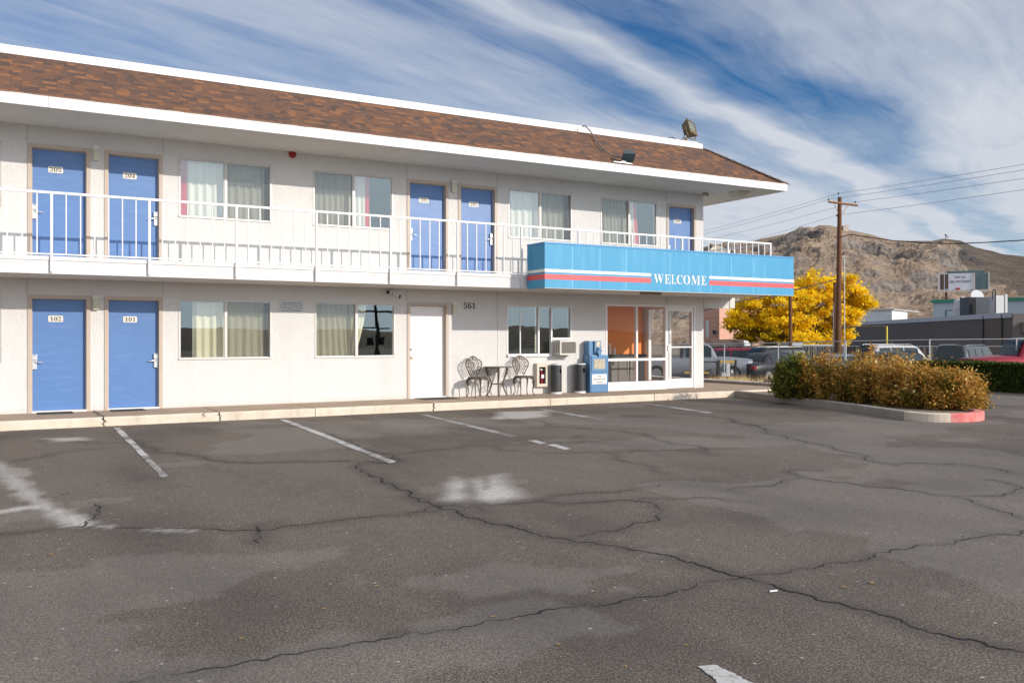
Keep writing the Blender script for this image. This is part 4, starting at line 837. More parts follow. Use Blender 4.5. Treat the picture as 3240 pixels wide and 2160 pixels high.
# newspaper box
t = thing('newspaper_box', 'blue coin operated newspaper box lettered THE WENDOVER TIMES', 'newspaper box', (12.775, -.04, 0))
m_nb = M('news_blue', (.095, .22, .40), .4, .1, var=(8, .4, (.12, .26, .44)), dirt=((5, 5, 9), .35, (.05, .12, .22)))
b = MB(); b.bbox(-.27, .27, -.28, .0, .0, .90, .01); b.build('cabinet', m_nb, t)
b = MB(); b.bbox(-.235, .235, -.296, -.279, .50, .88, .006); b.box(-.245, .245, -.292, -.281, .02, .18); b.box(-.245, .245, -.298, -.281, .455, .475); b.build('door', m_nb, t)
b = MB(); b.box(-.165, .155, -.301, -.297, .565, .80, 1); b.box(-.15, .14, -.3035, -.3015, .58, .79); b.build('display_window', [M('newsprint', (.55, .47, .33), .5, var=(11, .8, (.30, .25, .2))), M('win_frame', (.5, .48, .4), .5)], t)
b = MB(); b.bbox(-.215, .215, -.292, -.2805, .20, .44, .004); b.text('THE', -.0, .388, .05, -.2935, 1, width=.13, height=.045); b.text('WENDOVER', 0, .318, .05, -.2935, 1, width=.36, height=.05); b.text('TIMES', 0, .248, .05, -.2935, 1, width=.21, height=.045); b.build('title_card', [m_aluw, m_digit], t)
b = MB(); b.bbox(-.24, .09, -.20, .0, .901, 1.235, .008); b.bbox(-.11, .088, -.245, -.201, .93, 1.233, .006); b.box(-.06, .05, -.30, -.2455, .84, 1.0); b.build('coin_box', m_nb, t)
b = MB(); b.box(-.055, .055, -.249, -.2455, 1.10, 1.215); b.box(.008, .03, -.252, -.2495, 1.13, 1.15, 1); b.build('price_card', [M('pricecard', (.66, .58, .38), .5), m_digit], t)
b = MB(); b.tube([(-.06, -.27, 1.04), (-.03, -.28, 1.06), (.0, -.27, 1.0)], .012, 6); b.tube([(.11, -.2, 1.0), (.13, -.2, 1.0)], .02, 8); b.tube([(-.05, -.31, .86), (-.05, -.31, .94)], .014, 6); b.build('coin_handle', m_black, t)
# ------------------------------------------------------------------ bistro set (ornate cast aluminium)
m_cast = M('cast_bronze', (.075, .045, .03), .45, .2, var=(22, .4, (.30, .23, .18)), bump=(50, .5), bumpd=.004)
def flat_tube(mb, pts, r, n=5): mb.tube(pts, r, n, 0, False)
def ring(mb, c, rx, rz, r, n=10, f=None, rot=0.):
    P = []
    for k in range(n + 1):
        a = 2 * math.pi * k / n; x = rx * math.cos(a); z = rz * math.sin(a); x, z = x * math.cos(rot) - z * math.sin(rot), x * math.sin(rot) + z * math.cos(rot); p = (c[0] + x, c[1] + z); P.append(f(*p))
    flat_tube(mb, P, r, 4)
def make_chair(lab, loc, rz):
    """seat at .44 m, back towards +y, faces -y"""
    t = thing('bistro_chair', lab, 'chair', loc, rz, 'ornate metal chairs of the bistro set')
    f = lambda u, v: Vector((u, .17 + .10 * max(0, (v - .44)) - .55 * u * u * 1.4, v))
    out = [(-.075, .46), (-.12, .52), (-.155, .60), (-.19, .66), (-.205, .72), (-.195, .78), (-.16, .82), (-.115, .835), (-.09, .86), (-.05, .895), (0, .905)]
    out = out + [(-u, v) for u, v in reversed(out[:-1])]
    b = MB(); flat_tube(b, [f(*p) for p in out], .012, 6)
    inr = [(-.06, .50), (-.085, .58), (-.12, .66), (-.13, .74), (-.10, .80), (-.05, .825), (0, .83)]; inr = inr + [(-u, v) for u, v in reversed(inr[:-1])]
    flat_tube(b, [f(*p) for p in inr], .008, 5)
    def inside(u, v, P):
        c = False; n = len(P)
        for i in range(n):
            (x0, y0), (x1, y1) = P[i], P[i - 1]
            if (y0 > v) != (y1 > v) and u < (x1 - x0) * (v - y0) / (y1 - y0) + x0: c = not c
        return c
    for s in (-1, 1):       # diamond lattice
        for k in range(-7, 16):
            seg = []
            for i in range(30):
                v = .50 + .33 * i / 29; u = s * ((v - .5) * .62 - .30 + k * .058)
                if inside(u, v, inr): seg.append(f(u, v))
                elif len(seg) > 1: break
                else: seg = []
            if len(seg) > 1: flat_tube(b, [seg[0], seg[-1]], .0048, 4)
    rr = random.Random(3)   # open scroll work between the two outlines
    for i in range(0, len(out) - 1):
        a, c = Vector(out[i]), Vector(out[i + 1]); k = min(range(len(inr)), key=lambda j: (Vector(inr[j]) - (a + c) / 2).length); m = ((a + c) / 2 + Vector(inr[k])) / 2
        flat_tube(b, [f(*a), f(*Vector(inr[k]))], .005, 4)
        if i % 2: ring(b, m, .015, .022, .0045, 8, f, rr.random() * 3)
    for u, v in ((-.03, .86), (.03, .86), (0, .875)): ring(b, (u, v), .014, .014, .005, 7, f)
    b.build('backrest', m_cast, t)
    b = MB(); n = 28; P = []
    for k in range(n + 1): a = 2 * math.pi * k / n; P.append((.205 * math.cos(a), .195 * math.sin(a) - .01, .435))
    b.tube(P, .013, 6, 0, False)
    for k in range(-4, 5):
        x = k * .042; h = math.sqrt(max(0, .2 ** 2 - x * x)); b.tube([(x, -h, .438), (x, h, .438)], .008, 4); b.tube([(-h, x, .438), (h, x, .438)], .008, 4)
    for k in range(14): a = 2 * math.pi * k / 14; ring(b, (0, 0), .022, .022, .006, 8, lambda u, v, a=a: Vector((math.cos(a) * (.17) + u, math.sin(a) * .16 + v, .437)))
    b.build('seat', m_cast, t)
    b = MB()                 # pierced apron under the seat
    for k in range(24): a = 2 * math.pi * k / 24; ring(b, (0, .41), .016, .022, .0055, 7, lambda u, v, a=a: Vector((math.cos(a) * .19 - math.sin(a) * u, math.sin(a) * .18 + math.cos(a) * u, v)))
    b.build('apron', m_cast, t)
    for sx in (-1, 1):
        for sy in (-1, 1):
            b = MB(); dx, dy = sx * .7, sy * .7; g = lambda r_, z: (dx * r_, dy * r_ - .01, z)
            b.tube([g(.20, .43), g(.245, .38), g(.255, .32), g(.235, .24), g(.215, .16), g(.215, .09), g(.24, .035), g(.27, .008)], [.020, .024, .020, .015, .012, .010, .011, .016], 6)
            for z, r_ in ((.39, .19), (.34, .215), (.29, .215)): ring(b, (0, z), .022 - (.39 - z) * .08, .02, .006, 7, lambda u, v, r_=r_: Vector((dx * (r_ + u), dy * (r_ + u) - .01, v)))
            b.build('leg', m_cast, t)
    return t
make_chair('ornate bronze metal chair between the white door and the round table', (9.44, -.36, 0), R(2))
make_chair('ornate bronze metal chair between the round table and the extinguisher cabinet', (10.63, -.36, 0), R(-5))
t = thing('bistro_table', 'small round ornate metal table standing between the two chairs', 'table', (9.97, -.33, 0))
b = MB(); P = []
b.cyl((0, 0), .325, .655, .668, 40); b.cyl((0, 0), .327, .648, .656, 40)
b.build('tabletop', m_cast, t)
for k, a in enumerate((R(-115), R(5), R(150))):
    g = lambda r_, z: (math.cos(a) * r_, math.sin(a) * r_, z); b = MB(); b.tube([g(.24, .65), g(.26, .58), g(.21, .46), g(.15, .33), g(.14, .24), g(.19, .12), g(.26, .01)], [.022, .026, .022, .016, .015, .014, .018], 6)
    for z, r_ in ((.56, .2), (.5, .18), (.44, .16)): ring(b, (0, z), .028, .024, .007, 8, lambda u, v, r_=r_: Vector((math.cos(a) * (r_ + u), math.sin(a) * (r_ + u), v)))
    b.build('leg', m_cast, t)
b = MB(); P = [(.15 * math.cos(2 * math.pi * k / 20), .15 * math.sin(2 * math.pi * k / 20), .28) for k in range(21)]; b.tube(P, .008, 5, 0, False); b.tube([(-.15, 0, .28), (.15, 0, .28)], .006, 4); b.tube([(0, 0, .28), (0, 0, .65)], .008, 5); b.build('stretcher', m_cast, t)
exec_parts = True
# ------------------------------------------------------------------ planting island
ISL = [(16.02, -1.51), (15.53, -3.54), (15.12, -5.07), (14.62, -6.45), (14.13, -7.60), (14.10, -7.95), (14.30, -8.25), (14.65, -8.42), (15.10, -8.45), (15.55, -8.25), (15.85, -7.85), (16.3, -6.9), (17.1, -4.8), (17.9, -2.6), (18.28, -1.52)]
def offs(P, d):
    Q = []
    for i, p in enumerate(P):
        a = Vector(P[max(i - 1, 0)]); b = Vector(P[min(i + 1, len(P) - 1)]); t = (b - a).normalized(); Q.append((p[0] - t.y * d, p[1] + t.x * d))
    return Q
def smooth(P, k=2):
    P = [Vector(p) for p in P]
    for _ in range(k):
        Q = [P[0]]
        for a, b in zip(P[:-1], P[1:]): Q += [a.lerp(b, .25), a.lerp(b, .75)]
        P = Q + [P[-1]]
    return [tuple(p) for p in P]
IS = smooth(ISL); IN = offs(IS, .15); kb = MB()
prof = lambda o_, i_: [(o_[0], o_[1], -.3), (o_[0], o_[1], -.02), (o_[0] * .92 + i_[0] * .08, o_[1] * .92 + i_[1] * .08, -.003), (o_[0] * .8 + i_[0] * .2, o_[1] * .8 + i_[1] * .2, 0.), (i_[0], i_[1], 0), (i_[0], i_[1], -.2)]
for i in range(len(IS) - 1):
    a = prof(IS[i], IN[i]); b = prof(IS[i + 1], IN[i + 1]); c = (Vector(IS[i]) + Vector(IS[i + 1])) / 2
    mi = 1 if (14.42 < c.x < 15.75 and c.y < -7.9) else (2 if (13.9 < c.x < 14.42 and c.y < -7.6) else 0)
    for j in range(5): kb.add([a[j], b[j], b[j + 1], a[j + 1]], [(0, 1, 2, 3)], mi)
tag(kb.build('kerb', [m_kerbg, m_kerbr, m_kerb]), kind='structure')
b = MB(); n = len(IN); b.add([(x, y, -.05) for x, y in IN], [tuple(range(n))]); tag(b.build('planting_soil', m_soil), kind='structure')
# ------------------------------------------------------------------ leaves
def leaf_cloud(C, S, size, seed=0, flat=.0, aspect=1.5, up=.0, face=0.):
    """C clump centres (n,3), S leaf offsets already applied; returns quads"""
    r = np.random.default_rng(seed); n = len(C)
    nm = r.normal(size=(n, 3)); nm /= np.linalg.norm(nm, axis=1)[:, None]; nm = nm + face * np.array([SUN.x, SUN.y, SUN.z + .35]); nm /= np.linalg.norm(nm, axis=1)[:, None]
    a = np.cross(nm, r.normal(size=(n, 3))); a /= np.linalg.norm(a, axis=1)[:, None]; b = np.cross(nm, a)
    b -= (b * a).sum(1)[:, None] * a; b /= np.linalg.norm(b, axis=1)[:, None]
    s = size * r.choice([.55, .8, 1.1, 1.7], n, p=[.3, .35, .25, .1])[:, None]; A = a * s * aspect * .5; B = b * s * .5
    V = np.stack([C - A, C + B * .9, C + A, C - B * .9], 1).reshape(-1, 3); F = np.arange(4 * n).reshape(n, 4); return V, F
def leaf_mesh(name, C, tone, size, mat, parent, seed=0, aspect=1.5, face=.7):
    V, F = leaf_cloud(C, None, size, seed, aspect=aspect, face=face); o = nmesh(name, V, F, mat, parent)
    a = o.data.attributes.new('tone', 'FLOAT', 'FACE'); a.data.foreach_set('value', np.clip(tone, 0, 1).astype(np.float32)); return o
m_bark = M('bark', (.10, .07, .05), .95, bump=(25, .8), var=(9, .5, (.17, .13, .1)))
m_lorange = mat_leaf('leaf_autumn', [(.025, .042, .009), (.085, .11, .018), (.26, .18, .03), (.56, .26, .06), (.66, .42, .09), (.95, .78, .38)], .35)  # dark and pale ends paint the shrubs' inner shadow and highlights into leaf colour
m_lgreen = mat_leaf('leaf_greenyellow', [(.03, .05, .012), (.09, .12, .022), (.28, .25, .04), (.65, .52, .09)], .3)
def bush(px, py, rx, ry, h, mat, lab, n, seed, size=.034, cols=(0, 1), name='autumn_shrub'):
    c = on(px, py, 'z', -.02); c = Vector((c.x, c.y, -.05)); r = np.random.default_rng(seed)
    t = thing(name, lab, 'shrub', c, 0, 'shrubs in the kerbed planting island')
    stems = MB(); K = 100; cen = []
    for k in range(K):
        a = r.uniform(0, 2 * np.pi); q = np.sqrt(r.uniform(0, 1)); z = r.uniform(.06, 1)
        hh = h * (1 - .30 * q ** 2) * r.uniform(.72, 1.10); w = .72 + .35 * math.sin(min(z, .8) / .8 * 2.6)
        p = (rx * q * math.cos(a) * w, ry * q * math.sin(a) * w, z * hh); cen.append(p)
        if k % 3 == 0: stems.tube([(p[0] * .15, p[1] * .15, 0), (p[0] * .5, p[1] * .5, p[2] * .5), p], [.012, .008, .003], 4)
    cen = np.array(cen); stems.build('stem', m_bark, t); idx = r.integers(0, K, n)
    sg = r.uniform(.55, 1.35, K)[idx][:, None]; C = cen[idx] + r.normal(size=(n, 3)) * np.array([.070, .070, .105]) * sg; C[:, 2] = np.abs(C[:, 2]) + .02
    hn = C[:, 2] / h; tone = cols[0] + (cols[1] - cols[0]) * (r.beta(1.0, 1.35, n) * .62 + .38 * r.uniform(0, 1, K)[idx]) + .18 * (hn - .5)  # leaf tone also gets paler towards the top
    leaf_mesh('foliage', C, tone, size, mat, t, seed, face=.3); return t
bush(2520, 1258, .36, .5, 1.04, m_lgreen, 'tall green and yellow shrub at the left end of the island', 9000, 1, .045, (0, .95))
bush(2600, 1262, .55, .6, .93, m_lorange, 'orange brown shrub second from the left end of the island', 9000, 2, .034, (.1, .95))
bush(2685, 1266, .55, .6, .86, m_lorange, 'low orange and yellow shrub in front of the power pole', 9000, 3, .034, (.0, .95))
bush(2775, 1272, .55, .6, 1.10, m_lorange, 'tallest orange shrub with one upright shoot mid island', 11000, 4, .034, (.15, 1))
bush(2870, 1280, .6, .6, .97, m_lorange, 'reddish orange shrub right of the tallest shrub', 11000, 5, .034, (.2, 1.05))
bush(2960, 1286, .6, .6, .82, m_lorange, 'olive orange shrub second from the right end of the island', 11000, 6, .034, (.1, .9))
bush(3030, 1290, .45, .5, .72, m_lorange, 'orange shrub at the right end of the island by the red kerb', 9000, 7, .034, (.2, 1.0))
b = MB(); bb = bmesh.new(); bmesh.ops.create_icosphere(bb, subdivisions=2, radius=.11)
for v in bb.verts: v.co *= 1 + .25 * mnoise.noise(v.co * 9)
for v in bb.verts: v.co.z *= .9
bb.verts.ensure_lookup_table(); c = on(2632, 1262, 'z', -.0); b.add([v.co + Vector((c.x - .1, c.y - .1, .05)) for v in bb.verts], [[v.index for v in f.verts] for f in bb.faces]); bb.free()
tag(b.build('rock', m_kerbg), 'pale grey rock on the soil under the island shrubs', 'rock')
# green hedge beyond the driveway
h0 = on(2880, 1225, 'z', -.155); h1 = on(3560, 1262, 'z', -.155); dr_ = (h1 - h0); Lh = dr_.length; dr_.normalize(); nr_ = Vector((-dr_.y, dr_.x, 0)); th = .9; hh = .76
t = thing('clipped_hedge', 'long low clipped dark green hedge behind the driveway', 'hedge', h0)
r = np.random.default_rng(5); n = 60000; u = r.uniform(0, Lh, n); fc_ = r.integers(0, 5, n); a = r.uniform(0, 1, n); dpt = np.abs(r.normal(size=n)) * .05
z = np.where(fc_ < 2, hh - dpt, a * hh); w = np.where(fc_ < 2, r.uniform(0, th, n), np.where(fc_ < 4, dpt, th - dpt))
wob = (fbm(u * 1.3, w * 2, 3, 4) - .5) * .16
C = np.stack([dr_.x * u + nr_.x * (w - wob), dr_.y * u + nr_.y * (w - wob), z + wob * .6 * (z > .3)], 1)
m_hedge = mat_leaf('leaf_hedge', [(.012, .022, .006), (.035, .06, .012), (.09, .12, .02), (.16, .17, .035)], .12)
leaf_mesh('foliage', C, r.beta(2, 2.5, n), .045, m_hedge, t, 3, 1.9)
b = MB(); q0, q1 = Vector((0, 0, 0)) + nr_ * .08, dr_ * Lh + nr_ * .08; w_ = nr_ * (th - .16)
vs = [q0, q1, q1 + w_, q0 + w_]; b.add([v + Vector((0, 0, .05)) for v in vs] + [v + Vector((0, 0, hh - .08)) for v in vs], [(0, 1, 5, 4), (1, 2, 6, 5), (2, 3, 7, 6), (3, 0, 4, 7), (4, 5, 6, 7)]); b.build('dark_core', M('hedge_core', (.02, .018, .01), 1.), t)  # solid near-black box filling the hedge behind its leaves
# ------------------------------------------------------------------ gravel strip, its kerb, weeds
b = MB(); b.box(18.3, 18.42, -1.5, 9, -.3, .075); tag(b.build('gravel_kerb', m_kerbg), kind='structure')
m_grav = bpy.data.materials.new('gravel'); m_grav.use_nodes = True; q = N(m_grav.node_tree); bb_ = q.n['Principled BSDF']; tc = q.new('ShaderNodeTexCoord').outputs['Object']
vo = q.new('ShaderNodeTexVoronoi'); q.put(vo.inputs['Vector'], tc); vo.inputs['Scale'].default_value = 13
q.put(bb_.inputs['Base Color'], q.mix(q.ramp(q.noise(tc, 1.2, 4), [(.42, 0.), (.6, 1.)]), q.ramp(vo.outputs['Color'], [(0, (.22, .19, .16)), (1, (.66, .63, .58))]), (.36, .30, .22, 1)))
V, F = grid(np.linspace(18.42, 30, 60), np.linspace(-1.5, 14, 60), lambda X, Y: np.maximum(terr(X, Y) + .02, .03 - .09 * np.maximum(0, X - 18.5 - .6)) + fbm(X * 2, Y * 2, 4, 3) * .05)
tag(nmesh('gravel', V, F, m_grav), kind='structure')
n = 2600; r = np.random.default_rng(11); X = 18.45 + np.abs(r.normal(size=n)) * .8; Y = r.uniform(-1.5, 9, n); s = r.uniform(.02, .055, n)
base = np.array([(1, 0, 0), (0, 1, 0), (-1, 0, 0), (0, -1, 0), (0, 0, 1)]); Vp = []; Fp = []
Z = .05 - .05 * (X - 18.45); ang = r.uniform(0, 6, n)
for i in range(n):
    ca, sa = math.cos(ang[i]), math.sin(ang[i]); k = len(Vp)
    for p in base: Vp.append((X[i] + s[i] * (p[0] * ca - p[1] * sa * .7), Y[i] + s[i] * (p[0] * sa + p[1] * .7 * ca), Z[i] + p[2] * s[i] * .7))
    Fp += [(k, k + 1, k + 4), (k + 1, k + 2, k + 4), (k + 2, k + 3, k + 4), (k + 3, k, k + 4)]
tag(nmesh('gravel_stones', Vp, Fp, M('stone_white', (.62, .58, .53), .9, var=(9, .7, (.35, .31, .27)))), kind='stuff')
def weeds(pts, n, h, seed, name='dry_grass'):
    r = np.random.default_rng(seed); V = []; F = []
    for (x, y, z, s) in pts:
        for k in range(n):
            a = r.uniform(0, 6.28); l = h * s * r.uniform(.4, 1.1); le = r.uniform(.1, .6); bx, by = x + r.normal() * .18 * s, y + r.normal() * .18 * s; w = .008; i = len(V)
            V += [(bx - w, by, z), (bx + w, by, z), (bx + math.cos(a) * l * le, by + math.sin(a) * l * le, z + l)]; F.append((i, i + 1, i + 2))
    return V, F
pts = []
for k in range(55):
    zc = 27 + 12 * random.random(); px = 2235 + 240 * random.random(); p = at(px, 1061, zc); pts.append((p.x, p.y, float(hgt(zc)) , random.uniform(.5, 1.2)))
V, F = weeds(pts, 60, .42, 5); tag(nmesh('dry_grass', V, F, M('straw', (.42, .27, .13), .9, var=(1.5, .7, (.30, .24, .10)))), kind='stuff')
c = on(2438, 1214, 'z', .02); t = thing('log_stump', 'short dark half round log lying on the gravel', 'log', (c.x, c.y, .0)); b = MB()
b.tube([(-.17, -.0, .06), (.17, 0, .06)], .10, 12); b.build('bark', m_bark, t); b = MB(); b.tube([(.171, 0, .06), (.176, 0, .06)], .085, 12); b.build('cut_face', M('cutwood', (.42, .33, .24), .9), t)
t.rotation_euler = (0, 0, R(-40))
# ------------------------------------------------------------------ chain link fence
m_galv = M('galvanised', (.45, .46, .46), .45, .6); m_link = M('chain_link', (.075, .08, .08), .6, .1)
fp = [(2050, 43.6), (2291.6, 42), (2462, 40.5), (2676, 38.4), (2941, 36.8), (3216, 36), (3500, 35.6)]
FP = []
for px, zc in fp: p = at(px, 1061, zc); FP.append(Vector((p.x, p.y, float(hgt(zc)))))
t = thing('chain_link_fence', 'grey chain link fence with round posts between the gravel strip and the parked cars', 'fence', FP[0]); O = FP[0]
FH = 1.83
for i, p in enumerate(FP):
    if i in (0, 6): continue
    b = MB(); b.tube([p - O, p - O + Vector((0, 0, FH + .02))], .03, 8); b.build('post', m_galv, t)
b = MB()
for a, c in zip(FP[:-1], FP[1:]): b.tube([a - O + Vector((0, 0, FH)), c - O + Vector((0, 0, FH))], .021, 6)
b.build('top_rail', m_galv, t)
def mesh_fabric(P, H, pitch, w, O, z0=0.):
    V = []; F = []
    for a, c in zip(P[:-1], P[1:]):
        L = (c - a).length; d = (c - a) / L; n = int(L / pitch)
        for s in (1, -1):
            for k in range(-int(H / pitch) - 1, n + int(H / pitch) + 1):
                x0 = k * pitch; x1 = x0 + s * H; z_0, z_1 = 0., H
                # clip
                if x1 == x0: continue
                def cl(x, z, X): return z + (X - x) / (x1 - x0) * (z_1 - z_0)
                xa, za, xb, zb = x0, 0., x1, H
                lo, hi = (xa, xb) if xa < xb else (xb, xa)
                if hi < 0 or lo > L: continue
                f0 = lambda X: (X - x0) / (x1 - x0) * H
                if xa < 0: xa, za = 0, f0(0)
                if xa > L: xa, za = L, f0(L)
                if xb < 0: xb, zb = 0, f0(0)
                if xb > L: xb, zb = L, f0(L)
                p = a + d * xa - O; q_ = a + d * xb - O; off = d * w; i = len(V)
                V += [tuple(p + Vector((0, 0, za + z0)) - off), tuple(p + Vector((0, 0, za + z0)) + off), tuple(q_ + Vector((0, 0, zb + z0)) + off), tuple(q_ + Vector((0, 0, zb + z0)) - off)]; F.append((i, i + 1, i + 2, i + 3))
    return V, F
V, F = mesh_fabric(FP, FH, .072, .0042, O); nmesh('chain_link', V, F, m_link, t)
# rear slatted fence
t = thing('slatted_fence', 'dark brown slatted fence closing the car lot behind the vehicles', 'fence'); b = MB(); c_ = MB(); SP = [(2150, 60), (2500, 57), (2900, 54), (3420, 52)]
for (pa, za), (pb, zb) in zip(SP[:-1], SP[1:]):
    A = at(pa, 1061, za); Bq = at(pb, 1061, zb); A.z = float(hgt(za)); Bq.z = float(hgt(zb)); d = (Bq - A); L = d.length; d.normalize(); k = 0
    while k * .10 < L:
        p = A + d * (k * .10); q_ = p + d * .086; zt = .73 + random.uniform(-.01, .01); b.add([(p.x, p.y, p.z), (q_.x, q_.y, q_.z), (q_.x, q_.y, zt), (p.x, p.y, zt)], [(0, 1, 2, 3)], 0 if random.random() > .25 else 1); k += 1
    c_.tube([(A.x, A.y, .76), (Bq.x, Bq.y, .76)], .025, 6)
    for m_ in range(int(L / 3)): p = A + d * (3 * m_); c_.tube([(p.x, p.y, p.z), (p.x, p.y, .8)], .03, 6)
    A2 = A + Vector((.3, .4, 0)); B2 = Bq + Vector((.3, .4, 0))
b.build('slats', [M('slat_brown', (.035, .024, .018), .8), M('slat_tan', (.20, .16, .12), .8)], t); c_.build('posts_and_rail', m_galv, t)
# ------------------------------------------------------------------ vehicles
m_tyre = M('tyre', (.02, .02, .02), .8); m_rim = M('rim', (.45, .45, .46), .35, .8); m_cglass = M('car_glass', (.012, .028, .03), .08, 0, spec=.45)
m_tail = M('taillight', (.45, .02, .02), .2); m_headl = M('headlight', (.75, .75, .72), .15); m_chrome = M('chrome', (.75, .75, .75), .15, 1)
def paint(nm, c, metal=.3): return M('paint_' + nm, c, .34, metal, coat=.2)
def vehicle(name, lab, cat, px, zc, head, Lc, Wc, Hc, col, style, dz=0, group='vehicles parked behind the chain link fence'):
    """local x forward. style: dict of profile fractions"""
    p = at(px, 1061, zc); t = thing(name, lab, cat, (p.x, p.y, float(hgt(zc)) + dz), head, group)
    S = style; mat = col; n = 40; hb = S['belt'] * Hc; rg = MB(); rings = []
    hood = S['hood'] * Hc; deck = S['deck'] * Hc; nose = S.get('nose', .5) * Hc
    for i in range(n + 1):
        s = -1 + 2 * i / n; x = s * Lc / 2; e = abs(s)
        w = Wc / 2 * (1 - .10 * e ** 4 - .10 * max(0, e - .93) / .07)
        if x > S['wf'] * Lc: top = hood - (hood - nose) * ((x / Lc - S['wf']) / (.5 - S['wf'])) ** 2.2
        elif x < S['rf'] * Lc: top = deck - .12 * ((S['rf'] - x / Lc) / (.5 + S['rf'] + 1e-6)) ** 2
        else: k_ = (x / Lc - S['rf']) / (S['wf'] - S['rf']); top = deck + (hood - deck) * k_
        zb = .2 + .1 * max(0, e - .85) / .15
        ring_ = [(0, zb), (w * .9, zb), (w * .985, zb + .12), (w, .55 * top + .1), (w * .975, top - .14), (w * .90, top - .03), (w * .6, top + .015), (0, top + .03)]
        ring_ = ring_ + [(-y, z) for y, z in reversed(ring_[1:-1])]; rings.append([(x, y, z) for y, z in ring_])
    m = len(rings[0]); vs = [v for r_ in rings for v in r_]
    rg.add(vs, [(i * m + j, i * m + (j + 1) % m, (i + 1) * m + (j + 1) % m, (i + 1) * m + j) for i in range(n) for j in range(m)], 0, True)
    rg.add(rings[0], [tuple(range(m))]); rg.add(rings[-1], [tuple(reversed(range(m)))])
    # greenhouse
    gx = [S['rf'] * Lc, S['rt'] * Lc, S['ft'] * Lc, S['wf'] * Lc]; K = 24; gr = []
    for i in range(K + 1):
        s = i / K; x = gx[0] + (gx[3] - gx[0]) * s
        if x < gx[1]: zt = deck + (Hc - deck) * math.sin(min(1, 1e-6 + (x - gx[0]) / (gx[1] - gx[0] + 1e-6)) * math.pi / 2) ** .8
        elif x > gx[2]: zt = hood + (Hc - hood) * math.sin(max(0, min(1, (gx[3] - x) / (gx[3] - gx[2] + 1e-6))) * math.pi / 2) ** .85
        else: zt = Hc + .02 * math.sin((x - gx[1]) / (gx[2] - gx[1]) * math.pi)
        base = deck + (hood - deck) * s - .04; hfrac = (zt - base) / (Hc - base); wt = Wc / 2 * (.90 - .17 * max(0, hfrac))
        gr.append([(x, Wc / 2 * .90, base), (x, wt, max(base, zt - .07)), (x, wt * .86, zt), (x, 0, zt + .015), (x, -wt * .86, zt), (x, -wt, max(base, zt - .07)), (x, -Wc / 2 * .90, base)])
    vs = [v for r_ in gr for v in r_]; m = 7
    rg.add(vs, [(i * m + j, i * m + j + 1, (i + 1) * m + j + 1, (i + 1) * m + j) for i in range(K) for j in range(m - 1)], 0, True)
    body = rg.build('body', mat, t)
    # glass panels proud of the greenhouse
    def gp(s, f):       # side point at longitudinal param s, height fraction f
        i = min(K - 1, int(s * K)); u = s * K - i; A = [Vector(v) for v in gr[i]]; Bv = [Vector(v) for v in gr[i + 1]]; a = A[0].lerp(Bv[0], u); c = A[1].lerp(Bv[1], u); return a, c
    sidx = S['cuts']
    for sgn in (1, -1):
        for s0, s1 in zip(sidx[:-1], sidx[1:]):
            g = MB(); k = 6; vs = []
            for i in range(k + 1):
                s = s0 + .012 + (s1 - s0 - .024) * i / k; a, c = gp(s, 0)
                h0 = a.lerp(c, .12 if (c.z - a.z) > .05 else .5); h1 = a.lerp(c, .93)
                for h_ in (h0, h1): vs.append((h_.x, sgn * (h_.y + .03), h_.z))
            g.add(vs, [(2 * i, 2 * i + 2, 2 * i + 3, 2 * i + 1) for i in range(k)]); g.build('side_window', m_cglass, t)
    for nm, i0, i1 in (('windshield', int(K * (gx[2] - gx[0]) / (gx[3] - gx[0])), K), ('rear_window', 0, max(1, int(K * (gx[1] - gx[0]) / (gx[3] - gx[0]))))):
        if nm == 'rear_window' and S.get('norear'): continue
        g = MB(); vs = []
        rr_ = list(range(i0, i1 + 1))
        if len(rr_) < 3: rr_ = [i0, i1]
        for i in rr_:
            r_ = gr[i]; f_ = .035
            dx = f_ if nm == 'windshield' else -f_
            vs += [(r_[2][0] + dx, r_[2][1] * .95, r_[2][2] + .025), (r_[3][0] + dx, 0, r_[3][2] + .028), (r_[4][0] + dx, r_[4][1] * .95, r_[4][2] + .025)]
        k = len(vs) // 3; g.add(vs, [(3 * i + j, 3 * i + j + 1, 3 * i + 3 + j + 1, 3 * i + 3 + j) for i in range(k - 1) for j in range(2)], 0, True); g.build(nm, m_cglass, t)
    R_ = S.get('wr', .33)
    for sx in (S.get('wx0', -.30), S.get('wx1', .31)):
        for sy in (-1, 1):
            w = MB(); yy = sy * (Wc / 2 - .10); w.tube([(0, -.11, 0), (0, .11, 0)], R_, 20); wo = w.build('wheel', m_tyre, t); wo.location = (sx * Lc, yy, R_)
            r_ = MB(); r_.tube([(0, sy * .1105, 0), (0, sy * .118, 0)], R_ * .62, 14); r_.build('rim', m_rim, wo)
    for sy in (-1, 1):
        l = MB(); l.bbox(Lc / 2 - .16, Lc / 2 - .01, sy * Wc * .36 - .15, sy * Wc * .36 + .15, nose - .28, nose - .12, .02); l.build('headlight', m_headl, t)
        l = MB(); l.bbox(-Lc / 2 - .005, -Lc / 2 + .14, sy * Wc * .37 - .14, sy * Wc * .37 + .12, deck - .36, deck - .20, .02); l.build('taillight', m_tail, t)
    l = MB(); l.box(-Lc / 2 - .02, -Lc / 2 - .005, -.16, .16, deck - .42, deck - .28); l.build('licence_plate', M('plate', (.35, .42, .47), .5), t)
    if S.get('rails'):
        for sy in (-1, 1): l = MB(); l.tube([(gx[1] + .1, sy * Wc * .33, Hc + .0), (gx[1] + .25, sy * Wc * .33, Hc + .07), (gx[2] - .25, sy * Wc * .33, Hc + .07), (gx[2] - .05, sy * Wc * .33, Hc)], .018, 6); l.build('roof_rail', m_rim, t)
    return t
